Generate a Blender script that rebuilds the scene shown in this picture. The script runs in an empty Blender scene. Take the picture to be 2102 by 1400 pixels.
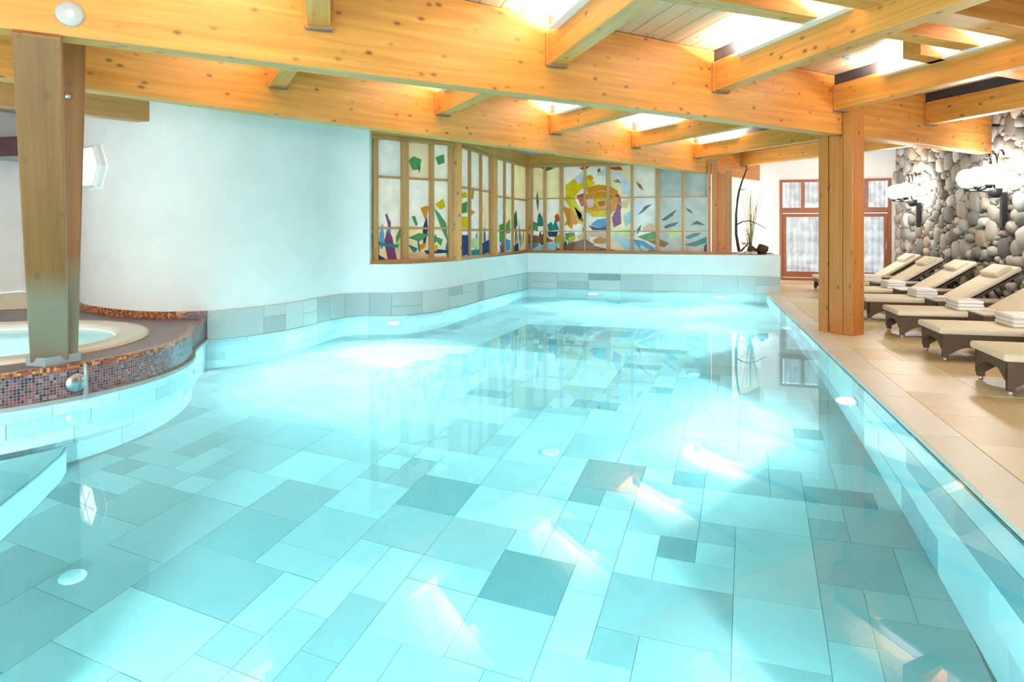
import bpy, bmesh, math, random
from mathutils import Vector, Matrix, Quaternion
random.seed(7)
S = bpy.context.scene
COL = S.collection
PI = math.pi

# ------------------------------------------------------------------ camera, world, exposure
F_PX, Y_H, CAM_H, YAW = 1370.0, 470.0, 1.15, math.atan(380 / 1370)
cam = bpy.data.cameras.new('camera')
cam.sensor_width = 36.0
cam.lens = F_PX / 2102 * 36.0
cam.shift_y = -(700 - Y_H) / 2102
cam.clip_start = 0.05
cam_o = bpy.data.objects.new('camera', cam)
cam_o.location = (0, 0, CAM_H)
cam_o.rotation_euler = (PI / 2, 0, YAW)
COL.objects.link(cam_o)
S.camera = cam_o

w = bpy.data.worlds.new('daylight')
S.world = w
w.use_nodes = True
w.node_tree.nodes['Background'].inputs[0].default_value = (0.90, 0.96, 1.0, 1)
w.node_tree.nodes['Background'].inputs[1].default_value = 6.0
S.view_settings.view_transform = 'Standard'
S.view_settings.look = 'None'
S.view_settings.gamma = 1.0
S.view_settings.use_curve_mapping = False
S.view_settings.exposure = 0.64
UPLIGHT_W, POOL_W, GLOBE_E, HEX_E, TUB_W = 135.0, 185.0, 28.0, 2.2, 14.0
try:
    S.cycles.use_adaptive_sampling = True
    S.cycles.adaptive_threshold = 0.07
    S.cycles.max_bounces = 8
    S.cycles.diffuse_bounces = 4
    S.cycles.transmission_bounces = 6
    S.cycles.transparent_max_bounces = 12
    S.cycles.sample_clamp_indirect = 6.0
    S.cycles.caustics_reflective = False
    S.cycles.use_denoising = True
except Exception:
    pass

# ------------------------------------------------------------------ helpers
def ray(px, py):
    u = (px - 1051) / F_PX
    c, s = math.cos(YAW), math.sin(YAW)
    return Vector((u * c - s, u * s + c, (Y_H - py) / F_PX))

def survey(px, py, p, n):
    """world point seen at px,py on the vertical plane through p with plan normal n"""
    r = ray(px, py)
    o = Vector((0, 0, CAM_H))
    p = Vector((p[0], p[1], 0)); n = Vector((n[0], n[1], 0))
    return o + r * ((p - o).dot(n) / r.dot(n))

def tag(o, label=None, cat=None, group=None, kind=None):
    if label: o['label'] = label
    if cat: o['category'] = cat
    if group: o['group'] = group
    if kind: o['kind'] = kind
    return o

def link(name, me, mat=None, parent=None):
    o = bpy.data.objects.new(name, me)
    COL.objects.link(o)
    if mat is not None and me is not None and len(me.materials) == 0:
        me.materials.append(mat)
    if parent is not None: o.parent = parent
    return o

def empty(name, loc=(0, 0, 0), rz=0.0):
    o = bpy.data.objects.new(name, None)
    o.empty_display_size = 0.1
    o.location = loc; o.rotation_euler = (0, 0, rz)
    COL.objects.link(o)
    return o

def finish(bm, name, mat, parent=None, smooth=False):
    bmesh.ops.recalc_face_normals(bm, faces=bm.faces[:])
    me = bpy.data.meshes.new(name)
    bm.to_mesh(me); bm.free()
    if smooth:
        for p in me.polygons: p.use_smooth = True
    return link(name, me, mat, parent)

def pydata(name, verts, faces, mat, parent=None, smooth=False):
    me = bpy.data.meshes.new(name)
    me.from_pydata([tuple(v) for v in verts], [], faces)
    me.update()
    if smooth:
        for p in me.polygons: p.use_smooth = True
    return link(name, me, mat, parent)

def bm_box(bm, x0, x1, y0, y1, z0, z1, bev=0.0, M=None):
    r = bmesh.ops.create_cube(bm, size=1.0)
    vs = r['verts']
    for v in vs:
        v.co = Vector(((x0 + x1) / 2 + v.co.x * (x1 - x0), (y0 + y1) / 2 + v.co.y * (y1 - y0), (z0 + z1) / 2 + v.co.z * (z1 - z0)))
    if bev:
        es = list({e for v in vs for e in v.link_edges})
        r = bmesh.ops.bevel(bm, geom=es, offset=bev, segments=2, affect='EDGES', profile=0.5)
        vs = list({v for f in r['faces'] for v in f.verts} | {v for v in vs if v.is_valid})
    if M is not None:
        for v in vs: v.co = M @ v.co
    return vs

def box(name, x0, x1, y0, y1, z0, z1, mat, parent=None, bev=0.0):
    bm = bmesh.new()
    bm_box(bm, x0, x1, y0, y1, z0, z1, bev)
    return finish(bm, name, mat, parent)

def beam(name, p0, p1, wid, h, mat, parent=None, bev=0.008, side=None):
    """timber from p0 to p1 (centre of the under side), grain along local X"""
    p0, p1 = Vector(p0), Vector(p1)
    d = p1 - p0; L = d.length; d.normalize()
    sd = Vector(side).normalized() if side else Vector((-d.y, d.x, 0)).normalized()
    up = d.cross(sd)
    R = Matrix((d, sd, up)).transposed().to_4x4()
    bm = bmesh.new()
    bm_box(bm, 0, L, -wid / 2, wid / 2, 0, h, bev)
    o = finish(bm, name, mat, parent)
    o.matrix_local = Matrix.Translation(p0) @ R
    return o

def bm_prism(bm, poly, z0, z1, M=None):
    a = [bm.verts.new((x, y, z0)) for x, y in poly]
    b = [bm.verts.new((x, y, z1)) for x, y in poly]
    n = len(poly)
    bm.faces.new(a[::-1]); bm.faces.new(b)
    for i in range(n):
        bm.faces.new((a[i], a[(i + 1) % n], b[(i + 1) % n], b[i]))
    if M is not None:
        for v in a + b: v.co = M @ v.co

def prism(name, poly, z0, z1, mat, parent=None):
    bm = bmesh.new(); bm_prism(bm, poly, z0, z1)
    return finish(bm, name, mat, parent)

def bm_tube(bm, pts, rad, seg=8, cap=True):
    pts = [Vector(p) for p in pts]
    n = len(pts)
    rads = rad if isinstance(rad, (list, tuple)) else [rad] * n
    rings = []
    ref = Vector((0, 0, 1))
    for i, p in enumerate(pts):
        t = (pts[min(i + 1, n - 1)] - pts[max(i - 1, 0)]).normalized()
        a = t.cross(ref)
        if a.length < 1e-3: a = t.cross(Vector((1, 0, 0)))
        a.normalize(); b = t.cross(a)
        rings.append([bm.verts.new(p + (a * math.cos(2 * PI * k / seg) + b * math.sin(2 * PI * k / seg)) * rads[i]) for k in range(seg)])
    for i in range(n - 1):
        for k in range(seg):
            bm.faces.new((rings[i][k], rings[i][(k + 1) % seg], rings[i + 1][(k + 1) % seg], rings[i + 1][k]))
    if cap:
        bm.faces.new(rings[0][::-1]); bm.faces.new(rings[-1])

def tube(name, pts, rad, mat, parent=None, seg=8):
    bm = bmesh.new(); bm_tube(bm, pts, rad, seg)
    return finish(bm, name, mat, parent, True)

def bm_lathe(bm, prof, seg=24, M=None):
    rings = []
    for r, z in prof:
        if r < 1e-5:
            rings.append([bm.verts.new((0, 0, z))])
        else:
            rings.append([bm.verts.new((r * math.cos(2 * PI * k / seg), r * math.sin(2 * PI * k / seg), z)) for k in range(seg)])
    for A, B in zip(rings, rings[1:]):
        for k in range(seg):
            q = [A[k % len(A)], A[(k + 1) % len(A)], B[(k + 1) % len(B)], B[k % len(B)]]
            u = []
            for v in q:
                if v not in u: u.append(v)
            if len(u) > 2: bm.faces.new(u)
    if M is not None:
        for R in rings:
            for v in R: v.co = M @ v.co

def lathe(name, prof, mat, parent=None, seg=24, M=None, smooth=True):
    bm = bmesh.new(); bm_lathe(bm, prof, seg, M)
    return finish(bm, name, mat, parent, smooth)

def catmull(P, per=5):
    out = []
    for i in range(len(P) - 1):
        p0 = Vector(P[max(i - 1, 0)]); p1 = Vector(P[i]); p2 = Vector(P[i + 1]); p3 = Vector(P[min(i + 2, len(P) - 1)])
        for k in range(per):
            t = k / per
            out.append(0.5 * ((2 * p1) + (p2 - p0) * t + (2 * p0 - 5 * p1 + 4 * p2 - p3) * t * t + (3 * p1 - p0 - 3 * p2 + p3) * t ** 3))
    out.append(Vector(P[-1]))
    return out

class Path:
    def __init__(s, pts):
        s.p = [Vector((q[0], q[1])) for q in pts]
        s.s = [0.0]
        for a, b in zip(s.p, s.p[1:]): s.s.append(s.s[-1] + (b - a).length)
        s.L = s.s[-1]
    def at(s, d):
        d = max(0.0, min(s.L, d))
        for i in range(len(s.p) - 1):
            if d <= s.s[i + 1] or i == len(s.p) - 2:
                t = (d - s.s[i]) / max(1e-9, s.s[i + 1] - s.s[i])
                q = s.p[i].lerp(s.p[i + 1], t)
                a = s.p[max(i - (1 if t < .5 else 0), 0)]; b = s.p[min(i + (2 if t >= .5 else 1), len(s.p) - 1)]
                T = (b - a).normalized()
                return q, Vector((T.y, -T.x))           # point, normal to the right of travel
    def near(s, x, y):
        return min(((Vector((x, y)) - q).length, d) for q, d in zip(s.p, s.s))[1]

def slab_on(name, path, s0, s1, z0, z1, off0, off1, mat, parent=None, step=0.15, uv=False):
    """curved slab between two offsets along a path"""
    n = max(1, int(math.ceil((s1 - s0) / step)))
    verts = []
    for i in range(n + 1):
        q, N = path.at(s0 + (s1 - s0) * i / n)
        a = q + N * off0; b = q + N * off1
        verts += [(a.x, a.y, z0), (a.x, a.y, z1), (b.x, b.y, z1), (b.x, b.y, z0)]
    faces = []
    for i in range(n):
        k = 4 * i
        for j in range(4):
            faces.append((k + j, k + (j + 1) % 4, k + 4 + (j + 1) % 4, k + 4 + j))
    faces.append((0, 1, 2, 3)); faces.append((4 * n + 3, 4 * n + 2, 4 * n + 1, 4 * n))
    me = bpy.data.meshes.new(name)
    me.from_pydata(verts, [], faces)
    bm = bmesh.new(); bm.from_mesh(me); bmesh.ops.recalc_face_normals(bm, faces=bm.faces[:])
    if uv:
        L = bm.loops.layers.uv.new('UVMap')
        for f in bm.faces:
            for l in f.loops:
                i, j = divmod(l.vert.index, 4)
                z = l.vert.co.z + (0.0 if j < 2 else 0.0)
                extra = (off1 - off0) if j >= 2 and abs(f.normal.z) > .5 else 0
                l[L].uv = (s0 + (s1 - s0) * i / n, z + extra)
    bm.to_mesh(me); bm.free()
    for p in me.polygons: p.use_smooth = True
    me.set_sharp_from_angle(angle=math.radians(40))
    return link(name, me, mat, parent)

def tile_rows(path, s0, s1, rows, parent, mats, off=0.014, gap=0.004, wmin=.3, wmax=.75, name='wall_tile', inset=None):
    for r, (z0, z1) in enumerate(rows):
        s = s0
        first = True
        while s < s1 - 0.02:
            L = random.uniform(wmin, wmax) * (random.uniform(.4, 1) if first else 1); first = False
            e = min(s1, s + L)
            if s1 - e < .12: e = s1
            slab_on(name, path, s + gap / 2, e - gap / 2, z0 + gap / 2, z1 - gap / 2, 0.0, off * random.uniform(.8, 1.1), random.choice(mats), parent)
            s = e

# ------------------------------------------------------------------ materials
def new_mat(name):
    m = bpy.data.materials.new(name); m.use_nodes = True
    nt = m.node_tree
    return m, nt, nt.nodes, nt.links, nt.nodes['Principled BSDF']

def ramp(nt, stops):
    n = nt.nodes.new('ShaderNodeValToRGB')
    cr = n.color_ramp
    while len(cr.elements) > 1: cr.elements.remove(cr.elements[0])
    cr.elements[0].position = stops[0][0]; cr.elements[0].color = (*stops[0][1], 1)
    for p, c in stops[1:]:
        e = cr.elements.new(p); e.color = (*c, 1)
    return n

def plain(name, col, rough=.5, metal=0.0, noise=0.0, scale=8.0, bump=0.0, spec=.5, coat=0.0):
    m, nt, N, L, b = new_mat(name)
    b.inputs['Roughness'].default_value = rough
    b.inputs['Metallic'].default_value = metal
    b.inputs['Specular IOR Level'].default_value = spec
    b.inputs['Coat Weight'].default_value = coat
    tc = N.new('ShaderNodeTexCoord')
    nz = N.new('ShaderNodeTexNoise'); nz.inputs['Scale'].default_value = scale; nz.inputs['Detail'].default_value = 4
    L.new(tc.outputs['Object'], nz.inputs['Vector'])
    k = noise
    r = ramp(nt, [(0.3, tuple(c * (1 - k) for c in col)), (0.7, tuple(min(1, c * (1 + k)) for c in col))])
    L.new(nz.outputs['Fac'], r.inputs['Fac'])
    L.new(r.outputs['Color'], b.inputs['Base Color'])
    if bump:
        bp = N.new('ShaderNodeBump'); bp.inputs['Strength'].default_value = bump; bp.inputs['Distance'].default_value = .01
        L.new(nz.outputs['Fac'], bp.inputs['Height']); L.new(bp.outputs['Normal'], b.inputs['Normal'])
    return m

def pine(name, dark, light, knot=(.16, .06, .02), knots=1.0, rough=.42, weather=None):
    m, nt, N, L, b = new_mat(name)
    tc = N.new('ShaderNodeTexCoord'); oi = N.new('ShaderNodeObjectInfo')
    sh = N.new('ShaderNodeVectorMath'); sh.operation = 'MULTIPLY_ADD'
    L.new(oi.outputs['Random'], sh.inputs[0]); sh.inputs[1].default_value = (37, 19, 11); L.new(tc.outputs['Object'], sh.inputs[2])
    mp = N.new('ShaderNodeMapping'); mp.inputs['Scale'].default_value = (.7, 16, 16)
    L.new(sh.outputs[0], mp.inputs['Vector'])
    n1 = N.new('ShaderNodeTexNoise'); n1.inputs['Scale'].default_value = 1.6; n1.inputs['Detail'].default_value = 5; n1.inputs['Distortion'].default_value = .6
    L.new(mp.outputs[0], n1.inputs['Vector'])
    n2 = N.new('ShaderNodeTexNoise'); n2.inputs['Scale'].default_value = .9; n2.inputs['Detail'].default_value = 2
    L.new(sh.outputs[0], n2.inputs['Vector'])
    mx = N.new('ShaderNodeMix'); mx.inputs[0].default_value = .35
    L.new(n1.outputs['Fac'], mx.inputs[2]); L.new(n2.outputs['Fac'], mx.inputs[3])
    r = ramp(nt, [(.3, dark), (.52, tuple((a + c) / 2 for a, c in zip(dark, light))), (.7, light)])
    L.new(mx.outputs[0], r.inputs['Fac'])
    mp2 = N.new('ShaderNodeMapping'); mp2.inputs['Scale'].default_value = (5.2, 9.5, 9.5)
    L.new(sh.outputs[0], mp2.inputs['Vector'])
    vo = N.new('ShaderNodeTexVoronoi'); vo.inputs['Scale'].default_value = 1.0; vo.inputs['Randomness'].default_value = 1
    L.new(mp2.outputs[0], vo.inputs['Vector'])
    kr = ramp(nt, [(0.0, (1, 1, 1)), (.09 * knots, (.8, .8, .8)), (.15 * knots, (.2, .2, .2)), (.22 * knots, (0, 0, 0))])
    L.new(vo.outputs['Distance'], kr.inputs['Fac'])
    mk = N.new('ShaderNodeMix'); mk.data_type = 'RGBA'
    L.new(kr.outputs['Color'], mk.inputs[0]); L.new(r.outputs['Color'], mk.inputs[6]); mk.inputs[7].default_value = (*knot, 1)
    out = mk.outputs[2]
    if weather:                                           # grey weathering at the foot, along local X
        sx = N.new('ShaderNodeSeparateXYZ'); L.new(tc.outputs['Object'], sx.inputs[0])
        add = N.new('ShaderNodeMath'); add.operation = 'MULTIPLY_ADD'; add.inputs[1].default_value = .5
        L.new(n2.outputs['Fac'], add.inputs[0]); L.new(sx.outputs['X'], add.inputs[2])
        wr = ramp(nt, [(weather[0], (1, 1, 1)), (weather[1], (0, 0, 0))])
        L.new(add.outputs[0], wr.inputs['Fac'])
        mw = N.new('ShaderNodeMix'); mw.data_type = 'RGBA'
        L.new(wr.outputs['Color'], mw.inputs[0]); L.new(out, mw.inputs[6]); mw.inputs[7].default_value = (.25, .205, .14, 1)
        out = mw.outputs[2]
    L.new(out, b.inputs['Base Color'])
    b.inputs['Roughness'].default_value = rough
    bp = N.new('ShaderNodeBump'); bp.inputs['Strength'].default_value = .15; bp.inputs['Distance'].default_value = .004
    L.new(n1.outputs['Fac'], bp.inputs['Height']); L.new(bp.outputs['Normal'], b.inputs['Normal'])
    return m

def varied(name, stops, rough=.5, scale=6.0, amount=.25, bump=.2, spec=.5, island=False):
    """tone from the object's own random number, mottled by noise"""
    m, nt, N, L, b = new_mat(name)
    tc = N.new('ShaderNodeTexCoord'); oi = N.new('ShaderNodeObjectInfo')
    nz = N.new('ShaderNodeTexNoise'); nz.inputs['Scale'].default_value = scale; nz.inputs['Detail'].default_value = 6; nz.inputs['Roughness'].default_value = .65
    rnd = oi.outputs['Random']
    if island: rnd = N.new('ShaderNodeNewGeometry').outputs['Random Per Island']
    sh = N.new('ShaderNodeVectorMath'); sh.operation = 'MULTIPLY_ADD'
    L.new(rnd, sh.inputs[0]); sh.inputs[1].default_value = (31, 17, 23); L.new(tc.outputs['Object'], sh.inputs[2])
    L.new(sh.outputs[0], nz.inputs['Vector'])
    ma = N.new('ShaderNodeMath'); ma.operation = 'MULTIPLY_ADD'; ma.inputs[1].default_value = amount; 
    sb = N.new('ShaderNodeMath'); sb.operation = 'SUBTRACT'; sb.inputs[1].default_value = .5
    L.new(nz.outputs['Fac'], sb.inputs[0]); L.new(sb.outputs[0], ma.inputs[0]); L.new(rnd, ma.inputs[2])
    r = ramp(nt, stops)
    L.new(ma.outputs[0], r.inputs['Fac']); L.new(r.outputs['Color'], b.inputs['Base Color'])
    b.inputs['Roughness'].default_value = rough; b.inputs['Specular IOR Level'].default_value = spec
    if bump:
        bp = N.new('ShaderNodeBump'); bp.inputs['Strength'].default_value = bump; bp.inputs['Distance'].default_value = .006
        L.new(nz.outputs['Fac'], bp.inputs['Height']); L.new(bp.outputs['Normal'], b.inputs['Normal'])
    return m

def emit(name, col, strength):
    m, nt, N, L, b = new_mat(name)
    b.inputs['Base Color'].default_value = (*col, 1)
    b.inputs['Emission Color'].default_value = (*col, 1)
    b.inputs['Emission Strength'].default_value = strength
    return m

def mosaic(name, stops, cell=.02, grout=(.45, .42, .42), rough=.25):
    m, nt, N, L, b = new_mat(name)
    tc = N.new('ShaderNodeTexCoord')
    sc = N.new('ShaderNodeVectorMath'); sc.operation = 'SCALE'; sc.inputs['Scale'].default_value = 1 / cell
    L.new(tc.outputs['UV'], sc.inputs[0])
    fl = N.new('ShaderNodeVectorMath'); fl.operation = 'FLOOR'; L.new(sc.outputs[0], fl.inputs[0])
    fr = N.new('ShaderNodeVectorMath'); fr.operation = 'FRACTION'; L.new(sc.outputs[0], fr.inputs[0])
    wn = N.new('ShaderNodeTexWhiteNoise'); wn.noise_dimensions = '2D'; L.new(fl.outputs[0], wn.inputs['Vector'])
    r = ramp(nt, stops); r.color_ramp.interpolation = 'CONSTANT'
    L.new(wn.outputs['Value'], r.inputs['Fac'])
    sp = N.new('ShaderNodeSeparateXYZ'); L.new(fr.outputs[0], sp.inputs[0])
    mn = []
    for ax in 'XY':
        g = N.new('ShaderNodeMath'); g.operation = 'GREATER_THAN'; g.inputs[1].default_value = .12
        L.new(sp.outputs[ax], g.inputs[0]); mn.append(g)
    mu = N.new('ShaderNodeMath'); mu.operation = 'MULTIPLY'; L.new(mn[0].outputs[0], mu.inputs[0]); L.new(mn[1].outputs[0], mu.inputs[1])
    mx = N.new('ShaderNodeMix'); mx.data_type = 'RGBA'
    L.new(mu.outputs[0], mx.inputs[0]); mx.inputs[6].default_value = (*grout, 1); L.new(r.outputs['Color'], mx.inputs[7])
    L.new(mx.outputs[2], b.inputs['Base Color'])
    b.inputs['Roughness'].default_value = rough
    bp = N.new('ShaderNodeBump'); bp.inputs['Strength'].default_value = .4; bp.inputs['Distance'].default_value = .002
    L.new(mu.outputs[0], bp.inputs['Height']); L.new(bp.outputs['Normal'], b.inputs['Normal'])
    return m

def water_mat(name, tint, bump=.02, scale=1.2):
    m, nt, N, L, b = new_mat(name)
    N.remove(b)
    out = N['Material Output']
    rf = N.new('ShaderNodeBsdfRefraction'); rf.inputs['Color'].default_value = (*tint, 1); rf.inputs['Roughness'].default_value = 0; rf.inputs['IOR'].default_value = 1.333
    gl = N.new('ShaderNodeBsdfGlossy'); gl.inputs['Roughness'].default_value = 0.0; gl.inputs['Color'].default_value = (1, 1, 1, 1)
    fr = N.new('ShaderNodeFresnel'); fr.inputs['IOR'].default_value = 1.333
    mx = N.new('ShaderNodeMixShader')
    tc = N.new('ShaderNodeTexCoord'); nz = N.new('ShaderNodeTexNoise'); nz.inputs['Scale'].default_value = scale; nz.inputs['Detail'].default_value = 1
    L.new(tc.outputs['Object'], nz.inputs['Vector'])
    bp = N.new('ShaderNodeBump'); bp.inputs['Strength'].default_value = bump; bp.inputs['Distance'].default_value = .02
    L.new(nz.outputs['Fac'], bp.inputs['Height'])
    for n in (rf, gl, fr): L.new(bp.outputs['Normal'], n.inputs['Normal'])
    L.new(fr.outputs[0], mx.inputs[0]); L.new(rf.outputs[0], mx.inputs[1]); L.new(gl.outputs[0], mx.inputs[2])
    L.new(mx.outputs[0], out.inputs['Surface'])
    return m

def glass_mat(name, col, clear=.5, diff=.5, tf=.2, gloss=.06):
    """stained / frosted sheet: part clear, part light-scattering"""
    m, nt, N, L, b = new_mat(name)
    N.remove(b); out = N['Material Output']
    tc = N.new('ShaderNodeTexCoord'); nz = N.new('ShaderNodeTexNoise'); nz.inputs['Scale'].default_value = 5; nz.inputs['Detail'].default_value = 3
    L.new(tc.outputs['Object'], nz.inputs['Vector'])
    r = ramp(nt, [(.3, tuple(c * .8 for c in col)), (.7, tuple(min(1, c * 1.15) for c in col))])
    L.new(nz.outputs['Fac'], r.inputs['Fac'])
    tp = N.new('ShaderNodeBsdfTransparent'); tl = N.new('ShaderNodeBsdfTranslucent'); df = N.new('ShaderNodeBsdfDiffuse'); gl = N.new('ShaderNodeBsdfGlossy')
    gl.inputs['Roughness'].default_value = .05
    for n in (tp, df): L.new(r.outputs['Color'], n.inputs['Color'])
    tl.inputs['Color'].default_value = (col[0] * tf, col[1] * tf, col[2] * tf, 1)
    a = N.new('ShaderNodeMixShader'); a.inputs[0].default_value = diff; L.new(tl.outputs[0], a.inputs[1]); L.new(df.outputs[0], a.inputs[2])
    c = N.new('ShaderNodeMixShader'); c.inputs[0].default_value = clear; L.new(a.outputs[0], c.inputs[1]); L.new(tp.outputs[0], c.inputs[2])
    g = N.new('ShaderNodeMixShader'); g.inputs[0].default_value = gloss; L.new(c.outputs[0], g.inputs[1]); L.new(gl.outputs[0], g.inputs[2])
    L.new(g.outputs[0], out.inputs['Surface'])
    return m

def fabric(name, col, trans=.5):
    m, nt, N, L, b = new_mat(name)
    N.remove(b); out = N['Material Output']
    tl = N.new('ShaderNodeBsdfTranslucent'); df = N.new('ShaderNodeBsdfDiffuse')
    wv = N.new('ShaderNodeTexNoise'); wv.inputs['Scale'].default_value = 400
    r = ramp(nt, [(.3, tuple(c * .98 for c in col)), (.7, col)]); L.new(wv.outputs['Fac'], r.inputs['Fac'])
    for n in (tl, df): L.new(r.outputs['Color'], n.inputs['Color'])
    a = N.new('ShaderNodeMixShader'); a.inputs[0].default_value = trans; L.new(df.outputs[0], a.inputs[1]); L.new(tl.outputs[0], a.inputs[2])
    L.new(a.outputs[0], out.inputs['Surface'])
    return m

def wicker(name, c0, c1):
    m, nt, N, L, b = new_mat(name)
    tc = N.new('ShaderNodeTexCoord')
    ws = []
    for ax in ('X', 'Z'):
        wv = N.new('ShaderNodeTexWave'); wv.bands_direction = ax; wv.inputs['Scale'].default_value = 42; wv.inputs['Distortion'].default_value = 1.0
        L.new(tc.outputs['Object'], wv.inputs['Vector']); ws.append(wv)
    mu = N.new('ShaderNodeMath'); mu.operation = 'MULTIPLY'; L.new(ws[0].outputs['Fac'], mu.inputs[0]); L.new(ws[1].outputs['Fac'], mu.inputs[1])
    r = ramp(nt, [(0, c0), (.6, c1)]); L.new(mu.outputs[0], r.inputs['Fac']); L.new(r.outputs['Color'], b.inputs['Base Color'])
    b.inputs['Roughness'].default_value = .55
    bp = N.new('ShaderNodeBump'); bp.inputs['Strength'].default_value = .5; bp.inputs['Distance'].default_value = .004
    L.new(mu.outputs[0], bp.inputs['Height']); L.new(bp.outputs['Normal'], b.inputs['Normal'])
    return m

M = {}
M['pine'] = pine('pine', (.52, .20, .035), (.80, .40, .095))
M['pine_frame'] = pine('pine_frame', (.42, .19, .06), (.62, .32, .12), knots=.6)
M['pine_post'] = pine('pine_post', (.44, .15, .03), (.66, .27, .06))
M['pine_weather'] = pine('pine_weathered', (.19, .075, .017), (.30, .13, .034), weather=(.75, 1.6))
M['plank'] = pine('ceiling_pine', (.62, .40, .23), (.80, .60, .41), knots=.7)
M['door_wood'] = pine('door_wood', (.24, .075, .03), (.38, .14, .06), knots=.4)
M['dark_wood'] = pine('dark_wood', (.06, .025, .02), (.11, .05, .035), knots=.3)
M['batten'] = plain('dark_strip', (.05, .045, .055), .6, noise=.3)
M['plaster'] = plain('white_plaster', (.80, .82, .82), .85, noise=.03, scale=3, bump=.05, spec=.2)
M['slate'] = varied('slate_tile', [(0.0, (.37, .415, .415)), (.3, (.44, .485, .485)), (.7, (.51, .555, .55)), (1.0, (.60, .64, .63))], .45, 5.0, .45, .12)
M['slate_dark'] = varied('dark_slate_tile', [(0.0, (.20, .29, .30)), (.5, (.26, .35, .36)), (1.0, (.34, .42, .42))], .45, 7.0, .8, .15)
M['slate_far'] = varied('slate_tile_island', [(0.0, (.37, .415, .415)), (.3, (.44, .485, .485)), (.7, (.51, .555, .55)), (1.0, (.60, .64, .63))], .45, 5.0, .45, .12, island=True)
M['grout'] = plain('grout', (.42, .46, .46), .9, noise=.08)
M['coping'] = varied('coping_stone', [(0, (.74, .68, .62)), (1, (.82, .77, .72))], .4, 9, .3, .04)
M['sandstone'] = varied('sandstone_tile', [(0, (.64, .49, .28)), (.25, (.72, .59, .37)), (.6, (.78, .67, .46)), (1, (.83, .75, .56))], .38, 2.2, .7, .05)
M['sand_grout'] = plain('sand_grout', (.52, .42, .28), .9, noise=.1)
M['stone'] = varied('field_stone', [(0, (.13, .125, .115)), (.25, (.23, .215, .19)), (.45, (.35, .32, .275)), (.58, (.37, .29, .20)), (.72, (.25, .275, .27)), (.88, (.47, .43, .38)), (1, (.58, .56, .53))], .85, 9, .35, .5)
M['stone_far'] = varied('field_stone_island', [(0, (.13, .125, .115)), (.25, (.23, .215, .19)), (.45, (.35, .32, .275)), (.58, (.37, .29, .20)), (.72, (.25, .275, .27)), (.88, (.47, .43, .38)), (1, (.58, .56, .53))], .85, 9, .35, .5, island=True)
M['mortar'] = plain('mortar', (.11, .10, .085), .95, noise=.25, scale=12, bump=.5)
M['mosaic'] = mosaic('purple_mosaic', [(0, (.03, .03, .045)), (.2, (.12, .045, .055)), (.42, (.20, .075, .085)), (.62, (.17, .11, .13)), (.8, (.26, .10, .09)), (.93, (.27, .22, .25))], grout=(.36, .33, .36))
M['mosaic_copper'] = mosaic('copper_mosaic', [(0, (.15, .035, .02)), (.25, (.34, .08, .03)), (.55, (.52, .17, .05)), (.85, (.66, .32, .12))], .02, (.2, .1, .07))
M['mosaic_top'] = mosaic('mauve_mosaic', [(0, (.12, .07, .085)), (.4, (.16, .095, .11)), (.7, (.20, .12, .13)), (.9, (.14, .10, .125))], .02, (.19, .15, .165), .35)
M['acrylic'] = plain('cream_acrylic', (.82, .74, .66), .25, noise=.02)
M['tub'] = plain('white_acrylic', (.86, .90, .90), .3)
M['water'] = water_mat('pool_water', (.47, .905, .98))
M['tub_water'] = water_mat('tub_water', (.62, .96, .985), .04, 4)
M['steel'] = plain('brushed_steel', (.62, .64, .66), .25, 1.0)
M['white_plastic'] = plain('white_plastic', (.82, .83, .83), .35)
M['grey_metal'] = plain('grey_metal', (.36, .42, .44), .45, .3)
M['iron'] = plain('black_iron', (.02, .02, .022), .5, .4)
M['wicker'] = wicker('brown_wicker', (.075, .045, .025), (.22, .14, .085))
M['cushion'] = plain('cream_cushion', (.80, .73, .58), .9, noise=.04, scale=30, bump=.05, spec=.1)
M['towel'] = plain('white_towel', (.90, .88, .86), .95, noise=.03, scale=120, bump=.3, spec=.1)
M['brass'] = plain('foot_cap', (.75, .70, .60), .3, .8)
M['curtain'] = fabric('sheer_curtain', (.74, .77, .79), .11)
M['pane'] = glass_mat('window_glass', (.93, .96, .96), .92, .5, .2, .06)
M['frost'] = glass_mat('frosted_glass', (.93, .90, .80), .02, .62, .55, .015)
M['frost_grey'] = glass_mat('frosted_grey_glass', (.60, .66, .64), .02, .62, .55, .015)
M['bark'] = plain('dark_bark', (.055, .04, .035), .9, noise=.4, scale=20, bump=.5)
M['twig'] = plain('green_twig', (.42, .45, .16), .7, noise=.2)
M['moss'] = plain('dark_moss', (.08, .05, .02), .95, noise=.5, scale=25, bump=1)
M['pink'] = plain('pink_blossom', (.75, .42, .42), .8)
M['soil'] = plain('planter_soil', (.12, .08, .05), .95, noise=.4, scale=25, bump=1)
M['rock'] = plain('pale_rock', (.62, .56, .5), .85, noise=.2, scale=12, bump=.4)
M['lamp'] = emit('lamp_glass', (1.0, .97, .93), GLOBE_E)
M['hexlamp'] = emit('hexagonal_lamp_glass', (1.0, 1.0, 1.0), HEX_E)
M['lens'] = emit('underwater_lens', (.85, 1.0, 1.0), 4.0)
M['maroon'] = plain('maroon_panel', (.12, .06, .065), .6, noise=.2)
M['paper'] = plain('notice_paper', (.80, .82, .82), .8)
M['ink'] = plain('grey_print', (.48, .55, .56), .8)

def up_thing(o, label, cat, group=None, kind=None): return tag(o, label, cat, group, kind)
CEIL = 2.81

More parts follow.
